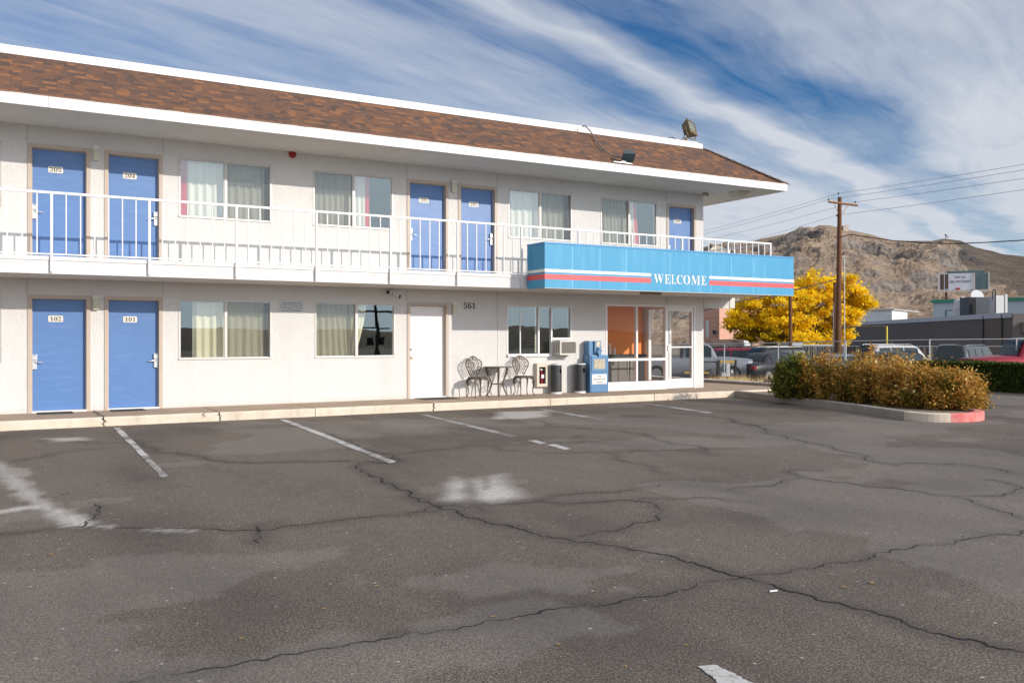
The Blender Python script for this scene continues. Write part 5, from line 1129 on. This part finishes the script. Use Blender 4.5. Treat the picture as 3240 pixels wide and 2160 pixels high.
SUV = dict(belt=.58, hood=.62, deck=.60, nose=.50, wf=.27, ft=.12, rt=-.42, rf=-.485, cuts=(.10, .33, .58, .86), wr=.37, rails=1)
SED = dict(belt=.62, hood=.66, deck=.70, nose=.48, wf=.23, ft=.07, rt=-.17, rf=-.33, cuts=(.18, .5, .82), wr=.33)
VAN = dict(belt=.58, hood=.60, deck=.56, nose=.48, wf=.33, ft=.17, rt=-.44, rf=-.49, cuts=(.08, .34, .6, .86), wr=.34)
PICK = dict(belt=.55, hood=.63, deck=.60, nose=.56, wf=.20, ft=.10, rt=-.06, rf=-.10, cuts=(.10, .50, .85), wr=.41, wx0=-.32, wx1=.33)
CAMA = math.pi / 2 - YAW            # heading pointing away from camera
RT = -YAW                           # heading pointing to camera right
def hd(deg): return RT + R(deg)     # 0 = right, 90 = away, 180 = left, 270 = towards camera
p_black = paint('black', (.012, .014, .018)); p_dark = paint('darkgrey', (.03, .028, .032)); p_white = paint('white', (.60, .60, .60), 0); p_silv2 = paint('silver', (.30, .31, .33), .3); p_silver = paint('silverblue', (.20, .27, .33), .5); p_red = paint('red', (.28, .012, .03)); p_grey = paint('grey', (.10, .11, .12), .4); p_wine = paint('wine', (.33, .015, .05))
vehicle('pickup_truck', 'silver work truck with black bumper guard seen just right of the building corner', 'truck', 2195, 46.5, hd(-12), 5.8, 2.0, 1.95, p_silv2, PICK)
vehicle('parked_car', 'wine red minivan partly hidden behind the black vehicles', 'car', 2318, 52.5, hd(160), 4.9, 1.9, 1.72, p_wine, VAN)
vehicle('parked_car', 'black suv with silver roof rails facing left', 'car', 2432, 50.5, hd(196), 4.5, 1.9, 1.72, p_black, SUV)
vehicle('parked_car', 'dark sedan with red tail lights in front of the black suv', 'car', 2446, 46.6, hd(34), 4.7, 1.8, 1.43, p_dark, SED)
vehicle('parked_car', 'silver blue sedan beside the tall wooden pole', 'car', 2665, 47, hd(12), 4.5, 1.8, 1.36, p_silver, SED)
vehicle('parked_car', 'black sedan behind the tallest orange shrub', 'car', 2820, 43.5, hd(200), 4.7, 1.8, 1.38, p_black, SED, .07)
vehicle('parked_car', 'white suv with a roof rack behind the black sedan', 'car', 2838, 50, hd(20), 4.7, 1.9, 1.85, p_white, SUV)
vehicle('parked_car', 'dark grey suv left of the red pickup', 'car', 3062, 45, hd(42), 4.7, 1.9, 1.75, p_grey, SUV)
vehicle('pickup_truck', 'dark red pickup truck at the right edge of the photo', 'truck', 3278, 36.5, hd(180), 5.7, 2.0, 1.86, p_red, PICK, .0)
# push bumper and equipment by the white truck
p = at(2300, 1061, 44.6); gz = float(hgt(44.6)); m_yel = M('safety_yellow', (.62, .36, .03), .5)
t = thing('tow_frame', 'black upright equipment frame with yellow bars beside the silver truck', 'equipment frame', (p.x, p.y, gz), hd(0))
b = MB(); 
for x in (-.42, .42): b.box(x - .05, x + .05, -.05, .05, .12, 1.08)
b.box(-.37, .37, -.04, .04, .55, .62); b.tube([(-.36, .05, .65), (.36, .05, 1.0)], .02, 6); b.tube([(-1.2, .1, .98), (-1.2, .1, .35), (-.5, .1, .3), (-.5, .1, .98), (-1.2, .1, .98)], .05, 6); b.build('upright', m_black, t)
for bx_ in ((-.36, .36, .93, 1.03), (-.36, -.05, .13, .23), (.02, .36, .13, .23)): b = MB(); b.box(bx_[0], bx_[1], -.055, .045, bx_[2], bx_[3]); b.build('yellow_bar', m_yel, t)
b = MB(); b.bbox(-.06, .12, -.12, .02, .25, .9, .02); b.bbox(-.28, -.05, -.1, .05, .25, .45, .02); b.bbox(.18, .28, -.08, .05, .42, .6, .02); b.build('hydraulic_unit', p_white, t)
b = MB(); b.bbox(-2.2, -1.0, -.5, -.42, .42, .50, .01); b.build('side_marker', m_yel, t)
# ------------------------------------------------------------------ poles and wires
m_pole = M('pole_wood', (.13, .052, .022), .9, bump=(12, .7), var=(1.2, .7, (.20, .088, .036)), dirt=((30, 30, .7), .6, (.05, .025, .014)))
m_arm = M('arm_wood', (.42, .22, .10), .85, var=(6, .5, (.3, .15, .07))); m_wire = M('wire', (.22, .22, .22), .7); m_ins = M('insulator', (.03, .02, .02), .3)
ZP = 53.; base = at(2651, 1061, ZP); topp = at(2657, 624, ZP); base.z = float(hgt(ZP))
t = thing('power_pole', 'tall brown wooden power pole with one crossarm', 'power pole', base)
b = MB(); tp = topp - base; b.tube([(0, 0, 0), tuple(tp * .33), tuple(tp * .66), tuple(tp)], [.19, .165, .14, .115], 14); b.build('pole', m_pole, t)
def L_(px, py, zc=ZP): return at(px, py, zc) - base
b = MB(); a0, a1 = L_(2618, 639), L_(2711, 651); d = Vector((-.12 * math.sin(YAW), -.12 * math.cos(YAW), 0)); b.tube([a0 + d, a1 + d], .065, 4, smooth=False); b.build('crossarm', m_arm, t)
b = MB(); b.tube([L_(2650, 676) + d, L_(2637, 645) + d], .02, 5); b.tube([L_(2664, 676) + d, L_(2679, 651) + d], .02, 5); b.build('brace', m_arm, t)
for px, py in ((2653, 612), (2622, 631), (2706, 639), (2648, 681)):
    b = MB(); c = L_(px, py + 8); b.tube([c, c + Vector((0, 0, .12))], .012, 5); b.tube([c + Vector((0, 0, .10)), c + Vector((0, 0, .17)), c + Vector((0, 0, .2))], [.035, .05, .02], 8); b.build('insulator', m_ins, t)
b = MB(); b.tube([L_(2637, 960), L_(2637, 1110)], .04, 6); b.tube([L_(2662, 700), L_(2661, 1110)], .022, 6); b.build('conduit', m_joint, t)
for i, (A, Bp, Cp, lab) in enumerate((((2150, 747), (2653, 612), (3600, 458), 'highest power line, tied to the pole top'), ((2150, 757), (2622, 631), (3600, 478), 'second power line from the top, tied to the left arm end'), ((2150, 776), (2706, 639), (3600, 508), 'third power line, tied to the right arm end'), ((2150, 816), (2648, 681), (3600, 545), 'fourth power line, tied to the pole below the arm'))):
    b = MB(); a_ = at(*A, 88); m_ = at(*Bp, ZP); c = at(*Cp, 34); P = []
    for k in range(13): u = k / 12; P.append(a_.lerp(m_, u) - Vector((0, 0, .5 * 4 * u * (1 - u) * .3)))
    for k in range(1, 13): u = k / 12; P.append(m_.lerp(c, u) - Vector((0, 0, .2 * 4 * u * (1 - u) * .3)))
    b.tube(P, .009, 4); tag(b.build('power_line', m_wire), lab, 'power line', 'overhead power lines on the pole')
b = MB(); P = [at(x, y, zc) for x, y, zc in ((2150, 1008, 34), (2225, 983, 37), (2330, 955, 41), (2450, 931, 45), (2560, 907, 49), (2648, 883, 52.8))]; b.tube(P, .03, 5); tag(b.build('service_cable', m_black), 'thick black cable crossing in front of the yellow tree', 'cable')
b = MB(); P = [at(x, y, zc) for x, y, zc in ((2652, 752, 52.8), (2690, 742, 52), (2760, 752, 50), (2830, 762, 48), (2930, 769, 45.5), (3020, 771, 43), (3120, 767, 41), (3240, 760, 39), (3500, 738, 35))]; b.tube(P, .025, 5); tag(b.build('service_cable', m_black), 'thick black cable sagging in front of the hill', 'cable')
p = at(2672, 1061, 42.5); p.z = float(hgt(42.5)); tz = at(2672, 815, 42.5).z - p.z
t = thing('metal_mast', 'thin galvanised mast just right of the wooden power pole', 'mast', p); b = MB(); b.tube([(0, 0, 0), (0, 0, tz)], .024, 8); b.build('pole', m_galv, t)
b = MB(); b.tube([(-.12, 0, tz), (0, 0, tz + .08), (.12, 0, tz)], .03, 6); b.build('cap', m_galv, t)
for (px, y0, zc, r_, lab) in ((2501, 900, 56, .10, 'plain thin wooden pole in front of the yellow tree'), (2642, 893, 58, .10, 'thin dark wooden pole just left of the power pole'), (2294, 968, 80, .08, 'short wooden pole beside the pink brick building')):
    p = at(px, 1061, zc); p.z = float(hgt(zc)); b = MB(); b.tube([(0, 0, 0), (0, 0, at(px, y0, zc).z - p.z)], [r_ * 1.15, r_], 10); o = b.build('wooden_pole', m_pole); o.location = p; tag(o, lab, 'pole', 'plain wooden poles')
p = at(2806, 1061, 55); p.z = float(hgt(55)); t = thing('gas_pipe', 'yellow upright pipe with a long dark horizontal run in front of the grey building', 'pipe', p)
b = MB(); zt = at(2806, 1032, 55).z - p.z; b.tube([(0, 0, 0), (0, 0, zt)], .05, 8); b.build('riser', M('pipe_yellow', (.75, .58, .05), .5), t)
b = MB(); q_ = at(2640, 1036, 56) - p; b.tube([(0, 0, zt), tuple(q_)], .05, 8); b.build('horizontal_run', m_bark, t)
# ------------------------------------------------------------------ yellow tree
OUT = [(2292,1038),(2300,1008),(2330,975),(2362,942),(2420,915),(2480,885),(2530,868),(2560,872),(2575,858),(2590,872),(2612,880),(2650,885),(2690,868),(2722,905),(2742,935),(2764,962),(2742,985),(2712,1000),(2690,1045),(2695,1085),(2640,1105),(2520,1110),(2440,1108),(2390,1090),(2330,1072)]
def inpoly(x, y, P):
    c = False
    for i in range(len(P)):
        x0, y0 = P[i]; x1, y1 = P[i - 1]
        if (y0 > y) != (y1 > y) and x < (x1 - x0) * (y - y0) / (y1 - y0) + x0: c = not c
    return c
ZT = 64.; tb = at(2520, 1061, ZT); tb.z = float(hgt(ZT)); t = thing('yellow_tree', 'broad tree in bright yellow autumn leaf', 'tree', tb)
r = np.random.default_rng(21); cen = []; br_ = MB()
while len(cen) < 430:
    x, y = r.uniform(2280, 2770), r.uniform(850, 1115)
    if not inpoly(x, y, OUT): continue
    q_ = 1 - abs((x - 2530) / 250); dd = r.normal() * 1.6 * max(.3, q_); c = at(x, y, ZT + dd); cen.append((c - tb, y))
    if len(cen) % 4 == 0: v = c - tb; br_.tube([(0, 0, 1.2), (v.x * .4, v.y * .4, 1.2 + (v.z - 1.2) * .55), tuple(v)], [.09, .05, .015], 5)
br_.build('branches', m_bark, t)
b = MB(); b.tube([(0, 0, 0), (.05, 0, .8), (.0, .1, 1.8), (-.2, 0, 3.0)], [.26, .22, .17, .09], 10); b.build('trunk', m_bark, t)
n = 60000; idx = r.integers(0, len(cen), n); CC = np.array([tuple(c[0]) for c in cen]); C = CC[idx] + r.normal(size=(n, 3)) * np.array([.22, .22, .13])
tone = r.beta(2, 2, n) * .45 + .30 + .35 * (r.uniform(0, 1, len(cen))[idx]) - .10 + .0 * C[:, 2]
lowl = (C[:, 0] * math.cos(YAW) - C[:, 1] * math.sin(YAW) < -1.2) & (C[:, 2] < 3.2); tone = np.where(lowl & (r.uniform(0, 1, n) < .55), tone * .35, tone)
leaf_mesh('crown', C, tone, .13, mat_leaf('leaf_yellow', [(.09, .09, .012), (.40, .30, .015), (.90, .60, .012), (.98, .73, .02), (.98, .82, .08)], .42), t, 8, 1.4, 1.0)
# ------------------------------------------------------------------ buildings beyond
def slab(name, lab, cat, A, Bz, depth, zt, zb, mat):
    """building with its long wall from A to Bz"""
    pass
pA = at(2655, 1061, 118); pB = at(3205, 1061, 66); pC = at(3330, 1061, 66.5)
t = thing('grey_warehouse', 'long low dark grey warehouse with a pale metal roof edge', 'warehouse', (pB.x, pB.y, -1.9))
O = Vector((pB.x, pB.y, -1.9)); ztA = 3.02; d1 = (pB - pA).normalized(); nrm = Vector((-d1.y, d1.x, 0)); nrm = nrm if nrm.dot(Vector((math.cos(YAW), -math.sin(YAW), 0))) > 0 else -nrm
A_ = pA - O; B_ = pB - O; A_.z = B_.z = 0; H_ = ztA + 1.9; bk = nrm * 18
m_wgrey = M('warehouse_grey', (.125, .11, .10), .85, var=(.3, .4, (.15, .132, .12)))
b = MB(); b.add([A_, B_, B_ + bk, A_ + bk] + [v + Vector((0, 0, H_)) for v in (A_, B_, B_ + bk, A_ + bk)], [(0, 1, 5, 4), (1, 2, 6, 5), (2, 3, 7, 6), (3, 0, 4, 7), (4, 5, 6, 7)]); b.build('wall', m_wgrey, t)
b = MB(); n_ = -nrm * .08; f0, f1 = A_ + n_, B_ + n_; b.add([f0 + Vector((0, 0, H_ - .28)), f1 + Vector((0, 0, H_ - .28)), f1 + Vector((0, 0, H_ + .1)), f0 + Vector((0, 0, H_ + .1)), f0 - n_ * 3 + Vector((0, 0, H_ + .1)), f1 - n_ * 3 + Vector((0, 0, H_ + .1))], [(0, 1, 2, 3), (3, 2, 5, 4)]); b.build('roof_edge', M('roofmetal', (.42, .46, .52), .5), t)
b = MB()
for px in (3112, 3152):
    f = (px - 2655) / (3205 - 2655); 
    for k in range(30):
        s = k / 30; q_ = A_.lerp(B_, s); pr = q_ + O; u = (math.cos(YAW) * pr.x - math.sin(YAW) * (pr.y + CAMD)) / axd(pr.x, pr.y) * FPX + CX
        if u > px: break
    b.tube([q_ + n_ + Vector((0, 0, 0)), q_ + n_ + Vector((0, 0, H_))], .05, 5)
b.build('downpipe', m_black, t)
C_ = pC - O; C_.z = 0; b = MB(); bk2 = nrm * 8; B2 = B_ + Vector((.3, -.2, 0)); b.add([B2, C_, C_ + bk2, B2 + bk2] + [v + Vector((0, 0, 3.5)) for v in (B2, C_, C_ + bk2, B2 + bk2)], [(0, 1, 5, 4), (1, 2, 6, 5), (2, 3, 7, 6), (3, 0, 4, 7), (4, 5, 6, 7)]); b.build('beige_entrance', M('beige_wall', (.52, .45, .36), .85), t)
b = MB(); b.box(B2.x + .1, B2.x + 4, B2.y - 1.4, B2.y - .2, 3.55, 4.3); b.build('entrance_canopy', M('beige_dark', (.20, .165, .13), .85), t)
# rooftop units
zr = ztA - .1
def rp(px, zc): p = at(px, 1061, zc); return Vector((p.x, p.y, zr))
t = thing('roof_tank', 'white round roof ventilator on the grey warehouse', 'ventilator', rp(3045, 82)); b = MB(); b.box(-.6, .75, -.3, .6, 0, .9); b.cyl((0, 0), .70, .9, 1.75, 24); b.cyl((0, 0), .70, 1.75, 1.88, 24, 0, .3); b.cyl((0, 0), .12, 1.88, 2.1, 10); b.build('hood', p_white, t)
t = thing('rooftop_unit', 'large blue grey air handling unit on the grey warehouse roof', 'air handler', rp(3108, 78), RT); b = MB(); b.bbox(-1.15, 1.15, 0, 1.6, .25, 1.85, .03); b.build('casing', M('unit_grey', (.055, .07, .085), .6), t)
b = MB()
for k in range(8): b.box(-1.12 + k * .075, -1.08 + k * .075, -.03, -.005, .3, 1.8)
b.build('louvre', m_black, t); b = MB(); b.box(-1.0, 1.0, .1, 1.5, .0, .24); b.build('plinth', m_bark, t)
t = thing('white_duct', 'white upright duct box right of the rooftop air handling unit', 'duct', rp(3165, 76), RT); b = MB(); b.bbox(-.42, .32, 0, .9, .0, 1.9, .03); b.bbox(.42, .62, 0, .3, .0, 2.0, .02); b.build('box', p_white, t)
t = thing('vent_stack', 'thin black looped vent pipe on the warehouse roof', 'vent pipe', rp(3150, 75)); b = MB(); b.tube([(0, 0, 0), (0, 0, 2.1), (-.12, 0, 2.35), (-.28, 0, 2.35), (-.38, 0, 2.1), (-.38, 0, 1.5)], .05, 6); b.build('pipe', m_black, t)
t = thing('rooftop_dish', 'small white dish behind the rooftop air handling unit', 'dish', rp(3092, 84)); b = MB(); b.cyl((0, 0), .6, 0, .06, 20); b.build('dish', p_white, t, Matrix.Translation((0, 0, 2.2)) @ Matrix.Rotation(YAW * -1, 4, 'Z') @ Matrix.Rotation(R(70), 4, 'X')); b = MB(); b.tube([(0, .1, 0), (0, .1, 2.1)], .05, 6); b.build('stand', m_galv, t)
# pale store with green trim behind
def facing_box(name, lab, cat, px0, px1, py0, zc0, zc1, zb, dep, mat):
    a = at(px0, py0, zc0); b_ = at(px1, py0, zc1); d = (b_ - a); d.z = 0; L = d.length; ang = math.atan2(d.y, d.x); t = thing(name, lab, cat, (a.x, a.y, zb), ang); H = a.z - zb
    b = MB(); b.box(0, L, 0, dep, 0, H); b.build('wall', mat, t); return t, L, H
t, L, H = facing_box('pale_store', 'pale blue white store building with green roof trim', 'building', 2953, 3420, 958, 134, 121, -2.2, 25, M('store_pale', (.46, .52, .58), .8))
b = MB(); b.box(-.3, L + .3, -.3, 25, H, H + .45); b.build('green_trim', M('trim_green', (.04, .26, .17), .6), t)
b = MB(); b.box(1.7, 1.85, -.06, -.01, H - 3.4, H - 1.2); b.box(1.85, 9, -.06, -.01, H - 3.4, H - 3.2); b.box(1.7, 10, -.05, -.01, H - 1.2, H - 1.1); b.build('panel_line', M('trim_dark', (.05, .14, .14), .6), t)
t, L, H = facing_box('white_shed', 'white corrugated metal shed behind the yellow tree', 'shed', 2700, 2822, 982, 148, 144.6, -2.2, 12, M('shed_white', (.78, .78, .78), .6))
b = MB(); x = 0
while x < L: b.box(x, x + .12, -.1, -.005, 0, H - .6); x += .45
b.build('ribs', M('shed_rib', (.66, .66, .67), .6), t); b = MB(); b.box(-.3, L + .4, -.5, 20, H, H + .15); b.build('roof', p_white, t)
t, L, H = facing_box('brick_building', 'small pink brick building seen beside the motel corner', 'building', 2180, 2276, 977, 76, 74, -1.6, 9, None or M('brick_pink', (.60, .34, .25), .9, var=(1.5, .4, (.50, .28, .20))))
b = MB()
for k in range(12): b.box(0, L, -.006, -.001, .3 + k * .38, .33 + k * .38)
b.build('mortar_line', M('mortar', (.36, .20, .15), .9), t)
b = MB(); b.box(L * .56, L * .66, -.02, -.007, 2.9, 4.3); b.build('window', p_white, t)
b = MB(); b.box(L * .5, L * .76, -.03, -.007, 0, 2.15); b.box(L * .5, L * .68, -.05, -.031, .0, 2.05, 1); b.build('door', [m_black, M('door_rust', (.42, .12, .05), .7)], t)
b = MB(); b.bbox(L * .84, L * .93, -.3, -.02, 3.2, 3.5, .02); b.build('wall_light', m_black, t)
t, L, H = facing_box('blue_shed', 'low blue grey shed behind the left of the yellow tree', 'shed', 2277, 2420, 1008, 84, 84, -1.7, 8, M('shed_blue', (.20, .27, .36), .7))
b = MB(); b.box(-.3, L + .4, -.6, 8, H, H + .25); b.build('roof', p_white, t)
# tank and trailer over the rear fence
p = at(2305, 1078, 62); t = thing('storage_tank', 'dark brown horizontal tank with a white end behind the slatted fence', 'tank', (p.x, p.y, -1.2), hd(-8))
b = MB(); b.tube([(-1.25, 0, 1.92), (1.0, 0, 1.92)], .45, 20); b.build('barrel', M('tank_brown', (.10, .065, .05), .8, var=(2, .5, (.16, .11, .08))), t)
b = MB(); b.tube([(1.001, 0, 1.88), (1.25, 0, 1.88), (1.45, 0, 1.83)], [.45, .40, .2], 20); b.box(.5, 3.4, -.3, .3, 1.1, 1.42); b.build('end_cap', p_white, t)
b = MB(); b.box(-1, -.8, -.3, .3, 0, 1.3); b.box(.6, .8, -.3, .3, 0, 1.3); b.build('saddle', m_black, t)
p = at(2520, 1085, 60); t = thing('box_trailer', 'white box trailer top showing over the slatted fence', 'trailer', (p.x, p.y, -1.15), hd(0)); b = MB(); b.bbox(-.45, .42, 0, 2, .6, 2.13, .03); b.bbox(.43, 3.2, 0, 2, .6, 1.97, .03); b.build('box', p_white, t)
b = MB(); 
for x in (-.1, 2.6): b.tube([(x, -.05, .35), (x, .15, .35)], .35, 14)
b.build('wheel', m_tyre, t)
# billboard
ZB_ = 205; a = at(2972, 870, ZB_); c = at(3079, 860, ZB_ - 3); d = (c - a); d.z = 0; L = d.length; ang = math.atan2(d.y, d.x)
t = thing('billboard', 'white roadside billboard reading Next trip, play new kiosks!', 'billboard', (a.x, a.y, -2), ang); zt = (a.z + c.z) / 2 + 2; hb = 3.7
b = MB(); b.box(0, L, 0, .25, zt - hb, zt); b.build('panel', M('bb_white', (.58, .60, .66), .6), t)
b = MB(); b.text('Next trip,', L * .62, zt - .85, 1, -.05, serif=False, width=L * .33, height=.72); b.text('play new kiosks!', L * .62, zt - 1.85, 1, -.05, serif=False, width=L * .62, height=.85); b.build('lettering', m_digit, t)
b = MB(); b.box(.15, .95, -.04, -.01, zt - 3.6, zt - .1); b.box(1.15, 1.85, -.04, -.01, zt - 3.5, zt - .1); b.build('dark_picture', M('bb_brown', (.09, .05, .035), .7), t)
b = MB(); b.tube([(L * .5, -.04, zt - 3.45), (L * .62, -.04, zt - 3.45)], .22, 8); b.build('red_emblem', M('bb_red', (.45, .05, .06), .7), t)
b = MB(); b.box(-.3, L + 3.5, -.5, .9, zt - hb - .45, zt - hb - .2); 
for x in (-.25, L + .1, L + 3.0): b.box(x, x + .25, -.1, .3, zt - hb - .2, zt + .1)
b.build('catwalk', M('bb_frame', (.55, .50, .50), .6), t)
b = MB(); b.box(L + .4, L + 3.0, .5, .7, zt - hb, zt - .1); b.box(1.5, L + 2.2, .9, 1.1, zt - .4, zt + .6); b.build('rear_panel', M('bb_rear', (.10, .16, .17), .8), t)
b = MB()
for x in (1.4, 6.6): b.tube([(x, .5, 0), (x, .5, zt - hb)], .22, 8)
b.build('post', m_pole, t)
p = at(3169, 1061, 100); b = MB(); b.tube([(0, 0, -2), (0, 0, 4.8)], .1, 6); o = b.build('wooden_pole', m_arm); o.location = (p.x, p.y, 0); tag(o, 'short orange brown pole above the white rooftop duct', 'pole', 'plain wooden poles')
# ------------------------------------------------------------------ rocky hill
SK = [(900, 960), (1500, 900), (2000, 830), (2150, 795), (2222, 775), (2300, 768), (2360, 764), (2410, 750), (2450, 742), (2490, 733), (2540, 714), (2560, 711), (2575, 714), (2595, 707), (2625, 707), (2650, 713), (2685, 722), (2720, 728), (2760, 738), (2790, 747), (2830, 756), (2880, 757), (2950, 757), (2985, 751), (3010, 752), (3040, 756), (3060, 765), (3090, 778), (3130, 787), (3180, 799), (3240, 805), (3300, 806), (3420, 740), (3550, 560), (3750, 300), (3950, 60), (4300, -80), (4700, 100), (5000, 420), (5400, 900)]  # last points, right of the frame: unseen peak added to shade the right slope
skx = np.array([s[0] for s in SK], float); sky_ = np.array([s[1] for s in SK], float)
NX, NY = 620, 150; PX = np.linspace(1000, 5300, 90); PX = np.concatenate([np.linspace(1000, 2190, 60), np.linspace(2195, 3260, 560), np.linspace(3270, 5300, 90)]); NX = len(PX)
T = np.linspace(0, 1.25, NY); PXg, Tg = np.meshgrid(PX, T)
DN, DF = 330., 760.; Dg = DN + (DF - DN) * Tg
ridge = (1061 - np.interp(PXg, skx, sky_)) / FPX * DF + 1.3
ss = np.clip(Tg, 0, 1); prof_ = (.30 * ss + .70 * ss ** 1.7); prof_ = np.where(Tg > 1, 1 - (Tg - 1) * 1.6, prof_)
ug = (PXg - CX) / FPX; wx = np.cos(YAW) * ug * Dg + np.sin(YAW) * Dg; wy = -np.sin(YAW) * ug * Dg + np.cos(YAW) * Dg - CAMD
rn = ridged(wx / 75, wy / 75, 6, 3); fn = fbm(wx / 18, wy / 18, 5, 9); rock = np.clip((ridged(wx / 58 + 3, wy / 58, 3, 21) + .22 * np.exp(-((PXg - 2620) / 170) ** 2) - .11 - .585) * 8, 0, 1) * np.clip((Tg - .40) * 5, 0, 1) * np.clip((3130 - PXg) / 160, .12, 1)
env = np.sin(np.clip(Tg, 0, 1) * np.pi) ** .6
Zg = -3 + (ridge + 3) * prof_ + env * ((rn - .55) * 9 + (fn - .5) * 5) + rock * (7 + 10 * fbm(wx / 12, wy / 12, 4, 31)) * np.clip((.97 - Tg) * 7, 0, 1)
Zg += (fbm(wx / 7, wy / 7, 3, 41) - .5) * 3.0 * np.clip((1.0 - Tg) * 6, .25, 1)
Zg += .9 * np.sin(Zg * .75 + 3 * fbm(wx / 60, wy / 60, 3, 55)) * (1 - rock) * np.clip((.85 - Tg) * 4, 0, 1)
Zg = np.where(Tg < .02, -4, Zg)
V = np.stack([wx, wy, Zg], -1).reshape(-1, 3); i = np.arange(NX * NY).reshape(NY, NX); F = np.stack([i[:-1, :-1], i[:-1, 1:], i[1:, 1:], i[1:, :-1]], -1).reshape(-1, 4)
m_hill = bpy.data.materials.new('hill_rock'); m_hill.use_nodes = True; q = N(m_hill.node_tree); bb_ = q.n['Principled BSDF']; tc = q.new('ShaderNodeTexCoord').outputs['Object']
geo = q.new('ShaderNodeNewGeometry'); sp = q.new('ShaderNodeSeparateXYZ'); q.link(geo.outputs['Normal'], sp.inputs[0])
dirt = q.mix(q.ramp(q.noise(tc, .06, 6, .65), [(.38, 0.), (.62, 1.)]), (.31, .22, .15, 1), (.46, .34, .24, 1))
scrub = q.ramp(q.noise(tc, .55, 5, .75), [(.50, 0.), (.60, 1.)]); dirt = q.mix(q.math('MULTIPLY', scrub, .75), dirt, (.11, .085, .058, 1))
rk = q.mix(q.ramp(q.noise(tc, .25, 6, .7), [(.35, 0.), (.65, 1.)]), (.085, .073, .068, 1), (.34, .29, .25, 1))
steep = q.ramp(q.math('ADD', sp.outputs[2], q.math('MULTIPLY', q.math('SUBTRACT', q.noise(tc, .12, 4), .5), .3)), [(.60, 1.), (.84, 0.)])
q.put(bb_.inputs['Base Color'], q.mix(steep, dirt, rk)); bb_.inputs['Roughness'].default_value = .95; bb_.inputs['Specular IOR Level'].default_value = .15
bn = q.new('ShaderNodeBump'); bn.inputs['Strength'].default_value = .9; bn.inputs['Distance'].default_value = 1.5; q.link(q.noise(tc, .7, 6, .75), bn.inputs['Height']); q.link(bn.outputs[0], bb_.inputs['Normal'])
tag(nmesh('hills', V, F, m_hill), kind='structure')
# structures on the ridge
p = at(2677, 722, DF * .99); t = thing('ridge_station', 'small white relay building on the hilltop beside the power pole', 'building', p, RT)
b = MB(); b.box(-2.2, 2.2, 0, 4, -6, 2.2); b.build('wall', M('relay_beige', (.50, .44, .36), .8), t); b = MB(); b.add([(-4, -.5, 1.8), (5, -.5, 3.6), (5, 4.5, 3.6), (-4, 4.5, 1.8), (-4, -.5, 2.1), (5, -.5, 3.9), (5, 4.5, 3.9), (-4, 4.5, 2.1)], [(0, 3, 2, 1), (4, 5, 6, 7), (0, 1, 5, 4), (1, 2, 6, 5), (2, 3, 7, 6), (3, 0, 4, 7)]); b.build('roof', p_white, t)
p = at(2992, 755, DF * .99); t = thing('ridge_antenna', 'tiny dark antenna frame on the ridge above the billboard', 'antenna', p, RT)
b = MB(); b.tube([(0, 0, -3), (0, 0, 3.4)], .25, 5); b.tube([(0, 0, 3), (2.2, 0, .5)], .3, 5); b.tube([(-1.2, 0, 3.2), (1, 0, 3.4)], .3, 5); b.build('frame', m_black, t)
# far hills behind the camera (seen mirrored in the windows)
an = np.linspace(R(150), R(390), 120); rad = np.array([700., 760, 850, 950, 1100]); A, Rr = np.meshgrid(an, rad); hp_ = np.array([0, .35, .8, 1, .5])[:, None]
Zh = -9 + hp_ * (10 + 22 * np.clip(fbm(A * 6, A * 0, 4, 8) - .25, 0, 1)) + (fbm(A * 90, Rr / 40, 4, 2) - .5) * 2 * hp_
V = np.stack([Rr * np.cos(A), Rr * np.sin(A), Zh], -1).reshape(-1, 3); i = np.arange(V.shape[0]).reshape(A.shape); F = np.stack([i[:-1, :-1], i[:-1, 1:], i[1:, 1:], i[1:, :-1]], -1).reshape(-1, 4)
tag(nmesh('hills', V, F, m_hill), kind='structure')
# street behind the camera: the pole mirrored in the lower window
c0 = Vector((0, -CAMD, CAMH)); rr_ = ray(1196, 1000); k = CAMD / rr_.y; hit = c0 + rr_ * k; dirv = Vector((rr_.x, -rr_.y, rr_.z)); pp = hit + dirv * 48; pp_base = float(hgt(axd(pp.x, pp.y))) - .12; H_top = hit.z + ray(1196, 973).z * 48 + .3
t = thing('street_pole', 'wooden utility pole with crossarms mirrored in the lower window', 'power pole', (pp.x, pp.y, pp_base))
H_ = H_top - pp_base; b = MB(); b.tube([(0, 0, 0), (-.05, 0, H_ * .5), (-.2, 0, H_)], [.15, .13, .11], 10); b.build('pole', m_bark, t)
b = MB(); b.box(-1.9, 1.4, -.06, .06, H_ - .5, H_ - .38); b.box(-1.2, .9, -.06, .06, H_ - 1.7, H_ - 1.6); b.build('crossarm', m_bark, t)
b = MB(); b.cyl((-.6, 0), .25, H_ - 3.0, H_ - 2.3, 12); b.cyl((.3, 0), .25, H_ - 3.0, H_ - 2.3, 12); b.build('transformer', m_black, t)
# scattered leaves on the lot
n = 130; r = np.random.default_rng(3); C = []
for k in range(n):
    q_ = on(r.uniform(100, 3200), r.uniform(1330, 2130) ** 1., 'z', -.148)
    if q_.x < 17 and q_.y < -1.7: C.append(tuple(q_))
C = np.array(C); V, F = leaf_cloud(C, None, .022, 4); V[:, 2] = -.149 + np.abs(V[:, 2] + .148) * .3
tag(nmesh('fallen_leaves', V, F, M('leaf_dry', (.42, .26, .07), .8, var=(3, .6, (.25, .10, .04)))), kind='stuff')
b = MB(); c = on(2445, 1866, 'z', -.143); b.tube([(c.x - .025, c.y, -.146), (c.x + .025, c.y - .01, -.146)], .006, 6); tag(b.build('cigarette_end', p_white), 'small white cigarette butt on the bare asphalt', 'litter')
SC.cycles.max_bounces = 8; SC.cycles.transparent_max_bounces = 16; SC.cycles.use_denoising = True
